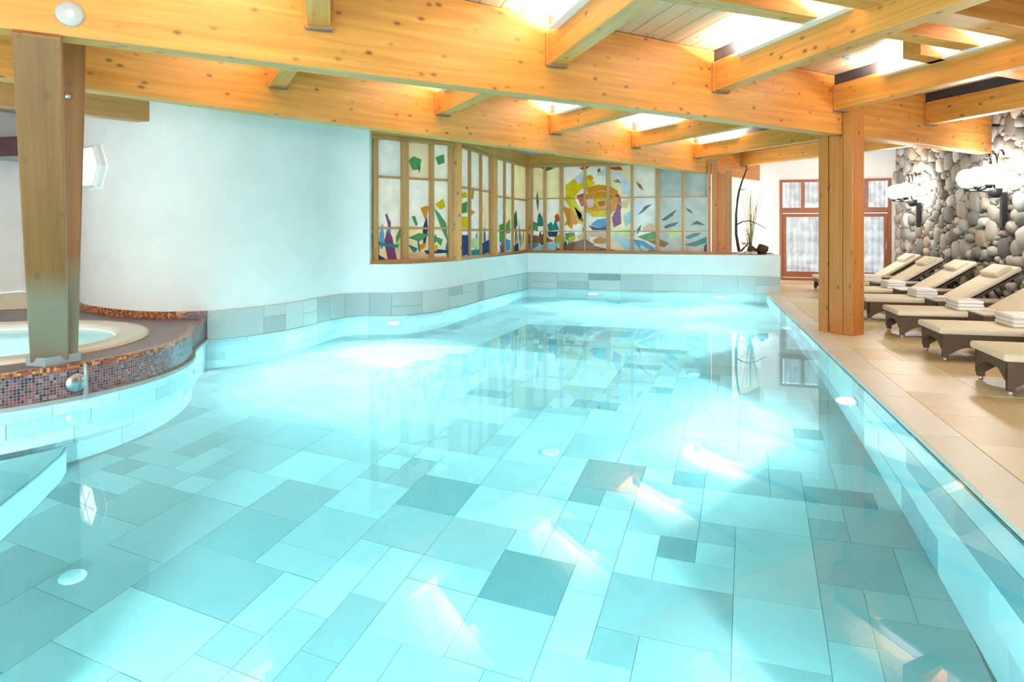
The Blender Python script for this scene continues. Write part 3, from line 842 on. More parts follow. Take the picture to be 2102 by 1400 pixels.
artD = [
 (Yl, [(420, 300), (500, 240), (600, 250), (560, 330), (500, 400), (430, 400)]), (Yl, [(560, 250), (640, 215), (680, 280), (620, 320), (560, 330)]),
 (Or, [(600, 320), (700, 290), (800, 300), (880, 345), (860, 380), (740, 340), (620, 370)]), (Rd, [(520, 385), (590, 360), (600, 470), (560, 480)]),
 (Yl, [(400, 400), (500, 400), (540, 480), (580, 550), (540, 590), (470, 500)]), (Or, [(390, 470), (470, 500), (540, 590), (520, 640), (440, 600)]),
 (Or, [(560, 400), (620, 370), (740, 345), (850, 380), (890, 440), (860, 510), (800, 545), (680, 560), (590, 520)]), (Yl, [(600, 500), (680, 520), (800, 505), (830, 540), (760, 570), (660, 570)]),
 (Yl, [(690, 400), (790, 390), (830, 430), (800, 490), (720, 500), (670, 450)]), (Rd, [(700, 440), (760, 430), (770, 470), (720, 480)]), (Pk, [(600, 420), (670, 400), (670, 480), (620, 490)]),
 (Rd, [(860, 345), (900, 400), (905, 470), (880, 440), (850, 380)]), (Pu, [(880, 450), (910, 480), (890, 540), (830, 560), (860, 510)]),
 (Pe, [(900, 440), (960, 400), (985, 430), (950, 490), (910, 490)]), (Lv, [(500, 240), (580, 170), (600, 240), (540, 290)]), (Lv, [(690, 215), (760, 165), (820, 170), (870, 260), (830, 245), (760, 215)]),
 (Lv, [(830, 170), (930, 210), (990, 300), (1000, 380), (920, 370), (890, 290), (910, 270)]), (Br, [(820, 225), (880, 245), (905, 278), (850, 268)]), (Br, [(1030, 262), (1075, 290), (1100, 345), (1055, 312)]),
 (Br, [(695, 165), (720, 145), (730, 175), (705, 190)]), (Or, [(600, 225), (640, 205), (670, 235), (640, 255)]), (Rd, [(540, 150), (600, 115), (640, 130), (590, 170)]), (Rd, [(780, 140), (900, 135), (920, 165), (840, 165)]),
 (Bl, [(640, 635), (700, 590), (780, 580), (800, 640), (720, 665)]), (Nv, [(620, 640), (720, 665), (800, 640), (780, 685), (660, 685)]), (Pu, [(825, 570), (900, 520), (905, 630), (840, 660)]),
 (Or, [(410, 640), (460, 560), (500, 600), (480, 680), (440, 640)]), (Yl, [(510, 580), (560, 590), (580, 640), (530, 620)]), (Nv, [(500, 480), (560, 540), (580, 610), (540, 590)]),
 (Tl, [(185, 560), (200, 530), (225, 570), (240, 650), (180, 650)]), (Tl, [(265, 640), (300, 610), (320, 640), (335, 585), (370, 680), (280, 690)]), (Gn, [(120, 600), (180, 620), (190, 690), (110, 680)]), (Dg, [(170, 420), (182, 340), (195, 430), (188, 530)]),
 (Rd, [(330, 560), (360, 535), (375, 600), (345, 620)]), (Nv, [(270, 690), (360, 690), (350, 740), (280, 740)]), (Yl, [(335, 730), (430, 740), (420, 790), (340, 780)]), (Gn, [(420, 710), (500, 700), (510, 760), (430, 770)]), (Yl, [(450, 745), (510, 730), (500, 775), (455, 790)]),
 (Br, [(100, 720), (260, 740), (330, 780), (200, 800), (100, 800)]), (Lb, [(100, 875), (180, 815), (380, 780), (350, 830), (290, 870)]), (Bl, [(90, 810), (170, 790), (200, 810), (120, 860)]),
 (Br, [(300, 880), (460, 800), (560, 790), (720, 830), (920, 880)]), (Pe, [(520, 740), (590, 690), (640, 760), (560, 790)]), (Or, [(660, 770), (720, 735), (790, 760), (760, 800), (680, 800)]), (Pk, [(600, 690), (780, 700), (800, 740), (640, 740)]), (Br, [(470, 790), (600, 760), (680, 810), (560, 830)]),
 (Lb, [(830, 735), (900, 745), (1000, 770), (1080, 875), (960, 878), (880, 800)]), (Bl, [(1000, 760), (1100, 775), (1195, 840), (1195, 878), (1080, 875)]), (Lb, [(1060, 800), (1150, 850), (1120, 875), (1080, 860)]),
 (Gn, [(1040, 740), (1200, 690), (1205, 760), (1120, 775)]), (Lg, [(840, 690), (980, 670), (1040, 700), (1000, 750), (850, 730)]), (Pe, [(1090, 660), (1160, 620), (1200, 640), (1190, 690), (1100, 700)]), (Dg, [(1040, 680), (1080, 630), (1070, 680), (1045, 720)]),
 (Br, [(1125, 775), (1240, 762), (1320, 795), (1275, 832), (1180, 800)]), (Dg, [(1045, 555), (1110, 475), (1178, 455), (1130, 495), (1090, 530)]), (Dg, [(1250, 595), (1330, 535), (1385, 505), (1350, 560), (1280, 602)]), (Dg, [(1270, 655), (1330, 625), (1405, 610), (1370, 645), (1290, 668)]),
 (Dg, [(1460, 490), (1500, 505), (1530, 545), (1480, 520)]), (Dg, [(1500, 640), (1560, 600), (1635, 645), (1560, 632)]), (Tl, [(1455, 745), (1520, 710), (1600, 705), (1560, 735), (1490, 760)]), (Tl, [(1450, 810), (1540, 780), (1640, 740), (1640, 790), (1540, 825)]),
 (Gy, [(1480, 870), (1540, 840), (1600, 860), (1560, 880)]), (Nv, [(1620, 820), (1645, 790), (1645, 880), (1620, 880)]), (Lv, [(1010, 420), (1100, 440), (1060, 530), (1010, 560)]), (Lg, [(1300, 690), (1420, 660), (1440, 720), (1330, 760)]), (Dg, [(1240, 865), (1440, 878), (1460, 882), (1250, 882)]),
 (Lb, [(930, 560), (980, 520), (1000, 600), (940, 660)]), (Dg, [(200, 140), (260, 130), (330, 150), (260, 175)]),
]
D = 3.66
def fx(px): return (survey(px, 500, (0, 12.95), (0, 1)).x + 3.3) / D
colsD = [(.004, .05, pf_)] + [(fx(p), wdt, m_) for p, wdt, m_ in ((1092, .05, pf_), (1119, .06, pf_), (1153, .075, pf_), (1201, .045, pf_), (1249, .075, pf_), (1298, .045, pf_), (1350, .075, pf_), (1402, .05, pf_), (1456, .06, pp_))] + [(.985, .09, pp_)]
window(1, WPT[3], WPT[4], colsD, [(1.75, .022), (1.105, .022)], artD, 4.204, (1060, 310), 'wide stained glass window with a swirling orange sun above the far pool end', lambda t, i: M['frost_grey'] if t > .66 else random.choice(FR))
artA = [(Pu, [(215, 1100), (250, 1010), (290, 1060), (335, 1275), (250, 1275)]), (Tl, [(160, 1115), (250, 1125), (350, 1140), (340, 1168), (180, 1150)]), (Nv, [(160, 1230), (240, 1275), (165, 1280)]), (Pu, [(225, 860), (240, 850), (275, 940), (260, 990)]),
 (Or, [(550, 800), (600, 780), (632, 785), (598, 920)]), (Yl, [(690, 765), (765, 710), (785, 790), (740, 815)]), (Gn, [(680, 805), (730, 850), (790, 940), (805, 1110), (750, 1000)]), (Gn, [(470, 880), (500, 870), (530, 950), (510, 970)]), (Gn, [(435, 1075), (540, 1030), (640, 1045), (540, 1110)]), (Gn, [(660, 1050), (760, 1090), (740, 1150), (690, 1100)]),
 (Or, [(540, 1140), (605, 1120), (590, 1165), (560, 1190)]), (Nv, [(585, 1195), (700, 1180), (805, 1190), (805, 1215), (610, 1225)]), (Tl, [(430, 1130), (530, 1175), (495, 1220)]), (Pe, [(430, 1215), (560, 1200), (640, 1240), (800, 1240), (800, 1280), (430, 1282)]), (Yl, [(640, 1110), (720, 1150), (700, 1200), (650, 1190)]),
 (Gn, [(440, 360), (490, 320), (560, 350), (550, 440), (480, 450)]), (Dg, [(515, 380), (550, 430), (540, 480)]), (Gn, [(690, 330), (770, 300), (780, 380), (720, 400)])]
LA = (Vector(WPT[1]) - Vector(WPT[0])).length
def fa(px, a, b):
    A, B = Vector(a), Vector(b); d = (B - A).normalized(); q = survey(px, 500, a, (d.y, -d.x)); return (Vector((q.x, q.y)) - A).dot(d) / (B - A).length
colsA = [(max(.02, fa(769, WPT[0], WPT[1])), .07, pf_), (fa(828, WPT[0], WPT[1]), .10, pf_), (fa(884, WPT[0], WPT[1]), .07, pf_), (fa(923, WPT[0], WPT[1]), .07, pf_)]
window(2, WPT[0], WPT[1], colsA, [(1.86, .03), (1.16, .03)], artA, 4.515, (740, 250), 'tall garden window with orange tulips in the glass, leftmost', lambda t, i: random.choice(FR))
artB = [(Or, [(990, 590), (1050, 640), (1040, 720), (1000, 700)]), (Yl, [(925, 880), (990, 880), (990, 980), (930, 990)]), (Or, [(1000, 800), (1060, 840), (1010, 880)]), (Lg, [(1010, 1100), (1090, 1060), (1090, 1160), (1010, 1170)]), (Nv, [(930, 1050), (990, 1050), (990, 1230), (930, 1245)]), (Nv, [(1120, 1130), (1190, 1090), (1190, 1210), (1120, 1230)]), (Gn, [(930, 760), (985, 740), (985, 840), (930, 850)]), (Tl, [(1010, 1190), (1100, 1180), (1100, 1230), (1010, 1235)]), (Yl, [(925, 660), (975, 650), (980, 700), (930, 710)])]
colsB = [(fa(961, WPT[1], WPT[2]), .045, pf_), (fa(984, WPT[1], WPT[2]), .045, pf_), (fa(1004, WPT[1], WPT[2]), .06, pf_)]
window(3, WPT[1], WPT[2], colsB, [(1.78, .03), (1.13, .03)], artB, 4.515, (740, 250), 'narrow garden window with yellow blossoms in the glass, second from left', lambda t, i: random.choice(FR))
artC = [(Gn, [(1280, 960), (1320, 940), (1325, 1100), (1285, 1120)]), (Bl, [(1330, 1080), (1385, 1100), (1385, 1190), (1330, 1200)]), (Nv, [(1405, 1160), (1460, 1120), (1460, 1210), (1405, 1215)]), (Dg, [(1400, 900), (1440, 820), (1450, 960), (1420, 1000)]), (Pu, [(1290, 1150), (1320, 1130), (1320, 1210), (1290, 1215)]), (Gn, [(1340, 960), (1380, 900), (1385, 1030), (1350, 1040)])]
colsC = [(fa(1033, WPT[2], WPT[3]), .045, pf_), (fa(1050, WPT[2], WPT[3]), .045, pf_)]
window(4, WPT[2], WPT[3], colsC, [(1.72, .03), (1.12, .03)], artC, 4.515, (740, 250), 'narrow garden window with blue and green glass, next to the wide one', lambda t, i: random.choice(FR))
for k, (p, wdt) in enumerate(((WPT[1], .17), (WPT[2], .15), (WPT[3], .13))):
    o = beam('corner_post', (p[0] + .02, p[1] - .02, Z0), (p[0] + .02, p[1] - .02, 2.6), wdt, wdt, M['pine'], None, .006, side=(.94, .34, 0))
    tag(o, ['thick pine corner post between the tulip window and the next', 'pine corner post between the two narrow garden windows', 'pine corner post where the wide stained glass begins'][k], 'post', 'window corner posts')
for k in range(4):
    a, b = WPT[k], WPT[k + 1]
    o = beam('trim_%d' % (k + 1), (a[0], a[1], Z1 + .012), (b[0], b[1], Z1 + .012), .16, .2, M['pine'], None, .005)
    tag(o, 'pine lintel above the ' + ['tulip', 'yellow blossom', 'blue and green', 'orange sun'][k] + ' window', 'lintel', kind='structure')
    d = (Vector(b) - Vector(a)).normalized()
    o = beam('wall_over_window', (a[0] + d.y * -.02, a[1], Z1 + .214), (b[0] + d.y * -.02, b[1], Z1 + .214), .10, .28, M['plaster'], None, 0)
    tag(o, 'white wall strip over the ' + ['tulip', 'yellow blossom', 'blue and green', 'orange sun'][k] + ' window', 'wall', kind='structure')

# ------------------------------------------------------------------ glass doors
dr = empty('door_1', (0, YD, 0)); tag(dr, 'reddish brown glass doors with transom panes and white sheer curtains', 'door', kind='structure')
ZT, ZM = 2.2, 1.535
def dframe(name, x0, x1, z0, z1, y0=-.03, y1=.06): return box(name, x0, x1, y0, y1, z0, z1, M['door_wood'], dr, .006)
dframe('jamb', D0, D0 + .06, .05, ZT); dframe('jamb', D1 - .06, D1, .05, ZT)
dframe('head', D0 + .06, D1 - .06, ZT - .05, ZT); dframe('transom_bar', D0 + .06, D1 - .06, ZM - .05, ZM + .07)
dframe('threshold', D0 + .06, D1 - .06, .05, .11)
tw = (D1 - D0 - .12) / 5
for k in range(1, 5): dframe('transom_mullion', D0 + .06 + tw * k - .035, D0 + .06 + tw * k + .035, ZM + .07, ZT - .05)
for k in range(5): box('transom_pane', D0 + .06 + tw * k + .037, D0 + .06 + tw * (k + 1) - .037, .01, .016, ZM + .075, ZT - .055, M['pane'], dr)
for (a, b) in ((D0 + .06, D0 + .06 + 2 * tw), (D0 + .06 + 2 * tw, D0 + .06 + 3 * tw), (D0 + .06 + 3 * tw, D1 - .06)):
    lf = empty('door_leaf', (a, 0, 0)); lf.parent = dr
    W_ = b - a; st = .075
    def lb(n, x0, x1, z0, z1): return box(n, x0, x1, -.02, .035, z0, z1, M['door_wood'], lf, .005)
    lb('stile', .003, st, .115, ZM - .055); lb('stile', W_ - st, W_ - .003, .115, ZM - .055)
    lb('rail', st, W_ - st, ZM - .13, ZM - .055); lb('rail', st, W_ - st, .115, .24)
    box('pane', st + .002, W_ - st - .002, .004, .010, .242, ZM - .132, M['pane'], lf)
    if W_ > .6:
        bm = bmesh.new(); bm_box(bm, W_ - .05, W_ - .03, -.05, -.02, .72, .86, .004); finish(bm, 'handle', M['steel'], lf)
def curtain(x0, x1, z0, z1, y, par, folds):
    n = int((x1 - x0) * 60); vs = []; fs = []
    for i in range(n + 1):
        t = i / n; x = x0 + (x1 - x0) * t
        yy = y + .030 * math.sin(t * folds * 2 * PI) + .010 * math.sin(t * folds * 4.7 + 1)
        vs += [(x, yy, z0), (x, yy + .006, z1)]
    for i in range(n): fs.append((2 * i, 2 * i + 2, 2 * i + 3, 2 * i + 1))
    return pydata('curtain', vs, fs, M['curtain'], par, True)
curtain(D0 + .07, D1 - .07, .14, ZM - .06, .12, dr, 18)
curtain(D0 + .07, D1 - .07, ZM + .06, ZT - .04, .12, dr, 22)

# ------------------------------------------------------------------ stone wall
sw = box('wall_stone', XS + .06, XS + .3, -2.6, YD + .2, -.1, CEIL + .1, M['mortar'])
tag(sw, 'rough field stone wall behind the sun loungers', 'wall', kind='structure')
stone_me = []
for v in range(12):
    bm = bmesh.new(); bmesh.ops.create_icosphere(bm, subdivisions=2, radius=1.0)
    ex = random.uniform(.5, .75); sk = random.uniform(-.25, .25); tp = random.uniform(-.25, .25)
    for q in bm.verts:
        c = q.co
        x, y_, z = [math.copysign(abs(t) ** ex, t) for t in c]
        y_ *= 1 + tp * z; z += sk * y_ * .5
        k = 1 + random.uniform(-.05, .05)
        q.co = Vector((x * k, y_ * k * .92, z * k * .92))
    me = bpy.data.meshes.new('stone'); bm.to_mesh(me); bm.free(); me.materials.append(M['stone'])
    for p in me.polygons: p.use_smooth = True
    stone_me.append(me)
import numpy as np
rng = np.random.default_rng(5)
SY0, SY1 = 8.7, YD
P_ = np.zeros((0, 4))
for rmin, rmax, tries in ((.13, .19, 500), (.10, .14, 1500), (.075, .105, 3500), (.05, .08, 6000), (.032, .05, 6000)):
    for _ in range(tries):
        r_ = rng.uniform(rmin, rmax); asp = rng.uniform(.55, .95)
        yy, zz = rng.uniform(SY0, SY1 - r_ * .6), rng.uniform(0, CEIL)
        if len(P_):
            dy = (P_[:, 0] - yy) / (P_[:, 2] + r_); dz = (P_[:, 1] - zz) / (P_[:, 3] + r_ * asp)
            if (np.sqrt(np.abs(dy) ** 2.4 + np.abs(dz) ** 2.4) < .90).any(): continue
        P_ = np.vstack([P_, [yy, zz, r_, r_ * asp]])
stones = [(float(a), float(b), float(c) * 2.1, float(d) * 2.1) for a, b, c, d in P_]
stones.sort(key=lambda s_: -(s_[2] * s_[3]) * (1.0 if s_[0] > 9.1 else .3) * (1.0 if s_[1] < 2.5 else .4))
extra = bmesh.new()
def stone_matrix(s_):
    yy, zz, L, h_ = s_
    return Matrix.Translation((XS + .055, yy, zz)) @ Matrix.Rotation(random.uniform(-.35, .35), 4, 'X') @ Matrix.Diagonal((random.uniform(.06, .12) if h_ > .12 else .06, L * .53, h_ * .54, 1))
for i, s_ in enumerate(stones):
    if i < 299:
        o = link('stone', random.choice(stone_me), None, sw); o.matrix_local = stone_matrix(s_)
    else:
        tmp = random.choice(stone_me).copy(); tmp.transform(stone_matrix(s_)); extra.from_mesh(tmp); bpy.data.meshes.remove(tmp)
z = 0.1
while z < CEIL:
    y = 8.6
    while y > 1.0:
        L = random.uniform(.2, .42)
        tmp = random.choice(stone_me).copy(); tmp.transform(stone_matrix((y - L / 2, z, L, .21))); extra.from_mesh(tmp); bpy.data.meshes.remove(tmp)
        y -= L
    z += .19
o = finish(extra, 'stone_filling', M['stone_far'], sw, True); o['kind'] = 'stuff'

# wall lamps on the stone wall
def sconce(yc, label):
    r = empty('wall_lamp', (XS - .06, yc, 1.2)); tag(r, label, 'wall lamp', 'wrought iron wall lamps')
    box('wall_bar', -.035, .035, -.035, .035, -.02, .43, M['iron'], r, .005)
    lathe('cup', [(0, 0), (.045, .005), (.075, .05), (.085, .12), (.08, .125), (0, .12)], M['iron'], r, 16, Matrix.Translation((-.10, 0, .36)))
    tube('arm', [(0, 0, .40), (-.12, 0, .44), (-.30, 0, .46)], .014, M['iron'], r)
    tube('cross_bar', [(-.30, .36, .50), (-.31, .18, .465), (-.31, 0, .46), (-.31, -.18, .465), (-.30, -.40, .50)], .013, M['iron'], r)
    for dy in (.30, -.06, -.42):
        g = lathe('globe', [(0, -.13), (.05, -.122), (.10, -.085), (.13, 0), (.10, .085), (.05, .122), (0, .13)], M['lamp'], r, 20, Matrix.Translation((-.32, dy, .64)))
        lathe('holder', [(0, -.02), (.035, -.02), (.05, .03), (.03, .035), (0, .035)], M['iron'], r, 12, Matrix.Translation((-.32, dy, .49)))
    for (cy, cz, rr, a0, a1) in ((.10, .80, .16, -.2, PI + .4), (-.12, .82, .12, .2, PI + .2), (-.34, .86, .10, .3, PI - .2)):
        pts = [(-.16, cy + (rr * (1 - .12 * k / 16)) * math.cos(a0 + (a1 - a0) * k / 16), cz + (rr * (1 - .12 * k / 16)) * math.sin(a0 + (a1 - a0) * k / 16)) for k in range(17)]
        tube('scroll', pts, .011, M['iron'], r, 6)
    tube('stem', [(-.10, 0, .48), (-.15, .02, .70), (-.16, 0, .95)], .012, M['iron'], r, 6)
    return r
sconce(10.2, 'wrought iron wall lamp with glowing white globes at the right picture edge')
sconce(6.7, 'added wrought iron wall lamp out of view at right, to brighten deck and loungers')  # extra unseen lamp, added to brighten the deck and loungers
sconce(13.71, 'wrought iron wall lamp with glowing white globes nearest the glass doors')

# ------------------------------------------------------------------ loungers, tables, towels
def arch(L, top, mid, leg, n=10):
    """apron outline: legs at both ends, arched lower edge"""
    p = [(0, top), (0, mid - .07), (leg, mid - .07)]
    for k in range(1, n):
        t = k / n
        x = leg + t * .16
        p.append((x, mid - .07 + .07 * math.sin(t * PI / 2)))
    for k in range(n - 1, 0, -1):
        t = k / n
        p.append((L - leg - t * .16, mid - .07 + .07 * math.sin(t * PI / 2)))
    return p + [(L - leg, mid - .07), (L, mid - .07), (L, top)]
XZ = Matrix(((1, 0, 0, 0), (0, 0, 1, 0), (0, 1, 0, 0), (0, 0, 0, 1)))
YZ = Matrix(((0, 0, 1, 0), (1, 0, 0, 0), (0, 1, 0, 0), (0, 0, 0, 1)))
LL, LWD = 1.72, .56
def soft_box(name, sx, sy, sz, mat, parent, bev):
    bm = bmesh.new(); bm_box(bm, 0, sx, -sy / 2, sy / 2, 0, sz, 0)
    bmesh.ops.bevel(bm, geom=bm.edges[:], offset=bev, segments=4, affect='EDGES', profile=.6)
    return finish(bm, name, mat, parent, True)
def make_lounger():
    r = empty('sun_lounger')
    bm = bmesh.new()
    for yy in (-LWD / 2, LWD / 2 - .03):
        bm_prism(bm, arch(LL, .235, .125, .05), yy, yy + .03, XZ)
    e = arch(LWD, .235, .17, .05)
    for xx in (0.0, LL - .03):
        bm_prism(bm, [(a - LWD / 2, b) for a, b in e], xx, xx + .03, YZ)
    bm_box(bm, .02, LL - .02, -LWD / 2 + .02, LWD / 2 - .02, .205, .232)
    finish(bm, 'frame', M['wicker'], r)
    for sx in (.028, LL - .028):
        for sy in (-LWD / 2 + .028, LWD / 2 - .028):
            bm = bmesh.new(); bm_box(bm, -.022, .022, -.022, .022, .03, .13)
            lg = finish(bm, 'leg', M['wicker'], r); lg.location = (sx, sy, 0)
            lathe('foot_cap', [(0, 0), (.016, 0), (.018, .03), (0, .03)], M['brass'], lg, 10)
    c = soft_box('seat_cushion', 1.10, LWD + .05, .055, M['cushion'], r, .024); c.location = (-.03, 0, .236)
    ang = math.radians(33)
    bf = box('back_frame', 0, .70, -LWD / 2 + .01, LWD / 2 - .01, -.03, 0, M['wicker'], r, .008); bf.location = (1.06, 0, .245); bf.rotation_euler = (0, -ang, 0)
    bc = soft_box('back_cushion', .76, LWD + .03, .055, M['cushion'], r, .024); bc.location = (1.03, 0, .246); bc.rotation_euler = (0, -ang, 0)
    pl = soft_box('head_pillow', .20, LWD - .08, .06, M['cushion'], r, .028); pl.location = (1.03 + .50 * math.cos(ang) - .05 * math.sin(ang), 0, .246 + .50 * math.sin(ang) + .05 * math.cos(ang)); pl.rotation_euler = (0, -ang, 0)
    tube('support_strut', [(1.38, -.2, .44), (1.52, -.2, .22), (1.52, .2, .22), (1.38, .2, .44)], .012, M['iron'], r, 6)
    return r
def copy_tree(o, parent=None):
    c = o.copy(); COL.objects.link(c)
    c.parent = parent
    for ch in o.children: copy_tree(ch, c)
    return c
proto = make_lounger()
LY = [5.62, 6.88, 8.15, 9.54, 10.85, 12.15, 13.5]
LOC = ['nearest the viewer', 'second from the viewer', 'third from the viewer', 'fourth from the viewer', 'fifth from the viewer', 'sixth from the viewer', 'farthest, beside the glass doors']
for k, y in enumerate(LY):
    o = proto if k == 0 else copy_tree(proto)
    o.location = (2.06 if k < 6 else 2.14, y, 0)
    tag(o, 'brown wicker sun lounger with cream cushion, ' + LOC[k], 'sun lounger', 'sun loungers along the stone wall')
def make_table():
    r = empty('side_table')
    box('table_top', 0, .84, -.2, .2, .315, .335, plain_top, r, .006)
    bm = bmesh.new()
    for yy in (-.19, .165): bm_prism(bm, arch(.82, .315, .20, .04), yy, yy + .025, XZ)
    for xx in (.0, .795): bm_prism(bm, [(a - .19, b) for a, b in arch(.38, .315, .20, .04)], xx, xx + .025, YZ)
    o = finish(bm, 'apron', M['wicker'], r); o.location = (.01, 0, 0)
    for sx in (.035, .805):
        for sy in (-.165, .165): box('leg', sx - .02, sx + .02, sy - .02, sy + .02, 0, .14, M['wicker'], r)
    return r
plain_top = plain('table_top', (.34, .27, .20), .35, noise=.15)
tproto = make_table()
TY = [(LY[i] + LY[i + 1]) / 2 for i in range(6)]
tl = ['between the nearest and second loungers', 'between the second and third loungers', 'between the third and fourth loungers', 'between the fourth and fifth loungers', 'between the fifth and sixth loungers', 'between the sixth and farthest loungers']
for k, y in enumerate(TY):
    o = tproto if k == 0 else copy_tree(tproto)
    o.location = (2.62, y, 0); tag(o, 'low dark wicker side table ' + tl[k], 'table', 'side tables between the loungers')
def make_towel(me=None):
    bm = bmesh.new()
    for k in range(3):
        vs = bm_box(bm, -.125 + k * .003, .125 - k * .003, -.19, .19, .002 + k * .035, .036 + k * .035, .014)
    return finish(bm, 'folded_towel', M['towel'], None, True)
tw0 = make_towel()
for k in range(1, 6):
    o = tw0 if k == 1 else tw0.copy()
    if k > 1: COL.objects.link(o)
    o.location = (2.76, LY[k] + .04, .292)
    tag(o, 'white folded towel on the ' + ['', 'second', 'third', 'fourth', 'fifth', 'sixth'][k] + ' lounger from the viewer', 'towel', 'folded towels on the loungers')

# ------------------------------------------------------------------ hot tub
TC = Vector((-5.6, 4.03)); TR = 1.57
TW = Path([(-4.955, 5.90), (-4.82, 5.66), (-4.66, 5.38)] + [(TC.x + TR * math.cos(a), TC.y + TR * math.sin(a)) for a in [math.radians(47 - 3 * i) for i in range(58)]])
# travel clockwise: right of travel points to the centre, so the pool lies on the left
ht = empty('wall_tub', (0, 0, 0)); tag(ht, 'curved purple mosaic surround of the hot tub with copper coloured edge', 'surround', kind='structure')
hb = empty('hot_tub', (0, 0, 0)); tag(hb, 'round hot tub with cream rim and glowing pale water', 'hot tub')
slab_on('mosaic_skirt', TW, 0, TW.L, .0, .20, 0, .2, M['mosaic'], ht, .08, True)
slab_on('mosaic_nosing', TW, 0, TW.L, .195, .2305, -.006, .045, M['mosaic_copper'], ht, .08, True)
slab_on('waterline_ledge', TW, 0, TW.L, -.05, .012, -.03, .1, M['slate'], ht, .1)
slab_on('base_wall', TW, 0, TW.L, POOL_Z - .1, 0.0, .014, .2, M['grout'], ht, .1)
for r_, (z0, z1) in enumerate(ROWS_BELOW):
    s = 0.0
    while s < TW.L - .05:
        e = min(TW.L, s + random.uniform(.4, .7))
        slab_on('wall_tile', TW, s + .002, e - .002, z0 + .002, z1 - .002 - (.05 if r_ == 3 else 0), 0, .02, M['slate'], ht, .1); s = e
# surround deck with round hole
outer = [(p.x, p.y) for p in TW.p[::-1]]
wall_pts = [(p.x, p.y) for p, d in zip(LW.p, LW.s) if d <= s_tub - .12][::-1]
outer += [(p[0] - .0, p[1] - .004) for p in wall_pts] + [(-7.4, 7.44), (-9.49, 7.44), (-9.49, 2.3)]
inner = [(TC.x + 1.22 * math.cos(2 * PI * k / 48), TC.y + 1.22 * math.sin(2 * PI * k / 48)) for k in range(48)]
bm = bmesh.new()
for P in (outer, inner):
    vs = [bm.verts.new((x, y, .2275)) for x, y in P]
    for i in range(len(vs)): bm.edges.new((vs[i], vs[(i + 1) % len(vs)]))
bmesh.ops.triangle_fill(bm, edges=bm.edges[:], use_beauty=True)
uvl = bm.loops.layers.uv.new('UVMap')
for f in bm.faces:
    for l in f.loops: l[uvl].uv = (l.vert.co.x, l.vert.co.y)
finish(bm, 'surround_top', M['mosaic_top'], ht)
MT = Matrix.Translation((TC.x, TC.y, 0))
lathe('rim', [(1.225, .20), (1.225, .245), (1.19, .255), (1.02, .255), (.985, .24), (.97, .20)], M['acrylic'], hb, 64, MT)
lathe('basin', [(.972, .215), (.95, .17), (.90, -.12), (.72, -.16), (.70, -.5), (.6, -.58), (0, -.6)], M['tub'], hb, 48, MT)
lathe('tub_water', [(0, .205), (.96, .205)], M['tub_water'], hb, 48, MT, smooth=False)
li = bpy.data.lights.new('tub_light', 'POINT'); li.energy = TUB_W; li.color = (.75, 1, 1); li.shadow_soft_size = .1
lo = bpy.data.objects.new('tub_light', li); COL.objects.link(lo); lo.location = (TC.x, TC.y, -.1); lo.parent = hb
# upstand behind the tub
slab_on('mosaic_upstand', LW, 0.55, s_tub, .0, .30, .0, .03, M['mosaic_copper'], wl, .1, True)
slab_on('mosaic_end', LW, s_tub - .18, s_tub - .002, .0, .302, .03, .045, M['mosaic'], wl, .1, True)
bp_ = prism('floor', [(-9.45, 5.5), (-7.6, 5.75), (-7.15, 6.2), (-7.4, 7.4), (-9.45, 7.4)], .231, .24, M['sandstone']); tag(bp_, 'patch of beige floor behind the hot tub at far left', 'floor', kind='structure')
# massage jet on the mosaic skirt
def on_skirt(px):
    best = min(TW.p, key=lambda p: abs((1051 + F_PX * (p.x * math.cos(YAW) + p.y * math.sin(YAW)) / (-p.x * math.sin(YAW) + p.y * math.cos(YAW))) - px))
    return best
jp = on_skirt(143); jn = (jp - TC).normalized()
jr = empty('massage_jet', (jp.x, jp.y, .10), math.atan2(jn.y, jn.x)); tag(jr, 'round steel jet cover with a slim water spout on the mosaic skirt', 'jet')
lathe('cover_disc', [(0, .03), (.05, .028), (.068, .012), (.07, 0), (0, 0)], M['steel'], jr, 24, Matrix.Rotation(PI / 2, 4, 'Y') @ Matrix.Identity(4))
tube('spout', [(.04, .035, .13), (.055, .035, .12), (.06, .035, .05), (.06, .035, -.16)], [.008, .012, .013, .016], glass_mat('clear_spout', (.85, .97, .98), .6, .6, .5, .12), jr, 10)

# underwater bench in front of the tub
bp2 = prism('underwater_bench', [(-2.7, .3), (-3.58, 2.68), (-3.74, 3.02), (-3.90, 3.32), (-3.99, 3.44), (-4.16, 3.12), (-4.50, 2.74), (-5.2, 2.35), (-6.3, 2.2), (-6.3, .3)], POOL_Z + .005, -.95, M['slate'])
tag(bp2, 'submerged slate bench in front of the hot tub at left', 'bench')
tube('nosing', [(-2.7, .3, -.947), (-3.575, 2.68, -.947), (-3.735, 3.02, -.947), (-3.895, 3.32, -.947), (-3.985, 3.44, -.947)], .013, M['slate_dark'], bp2, 6)

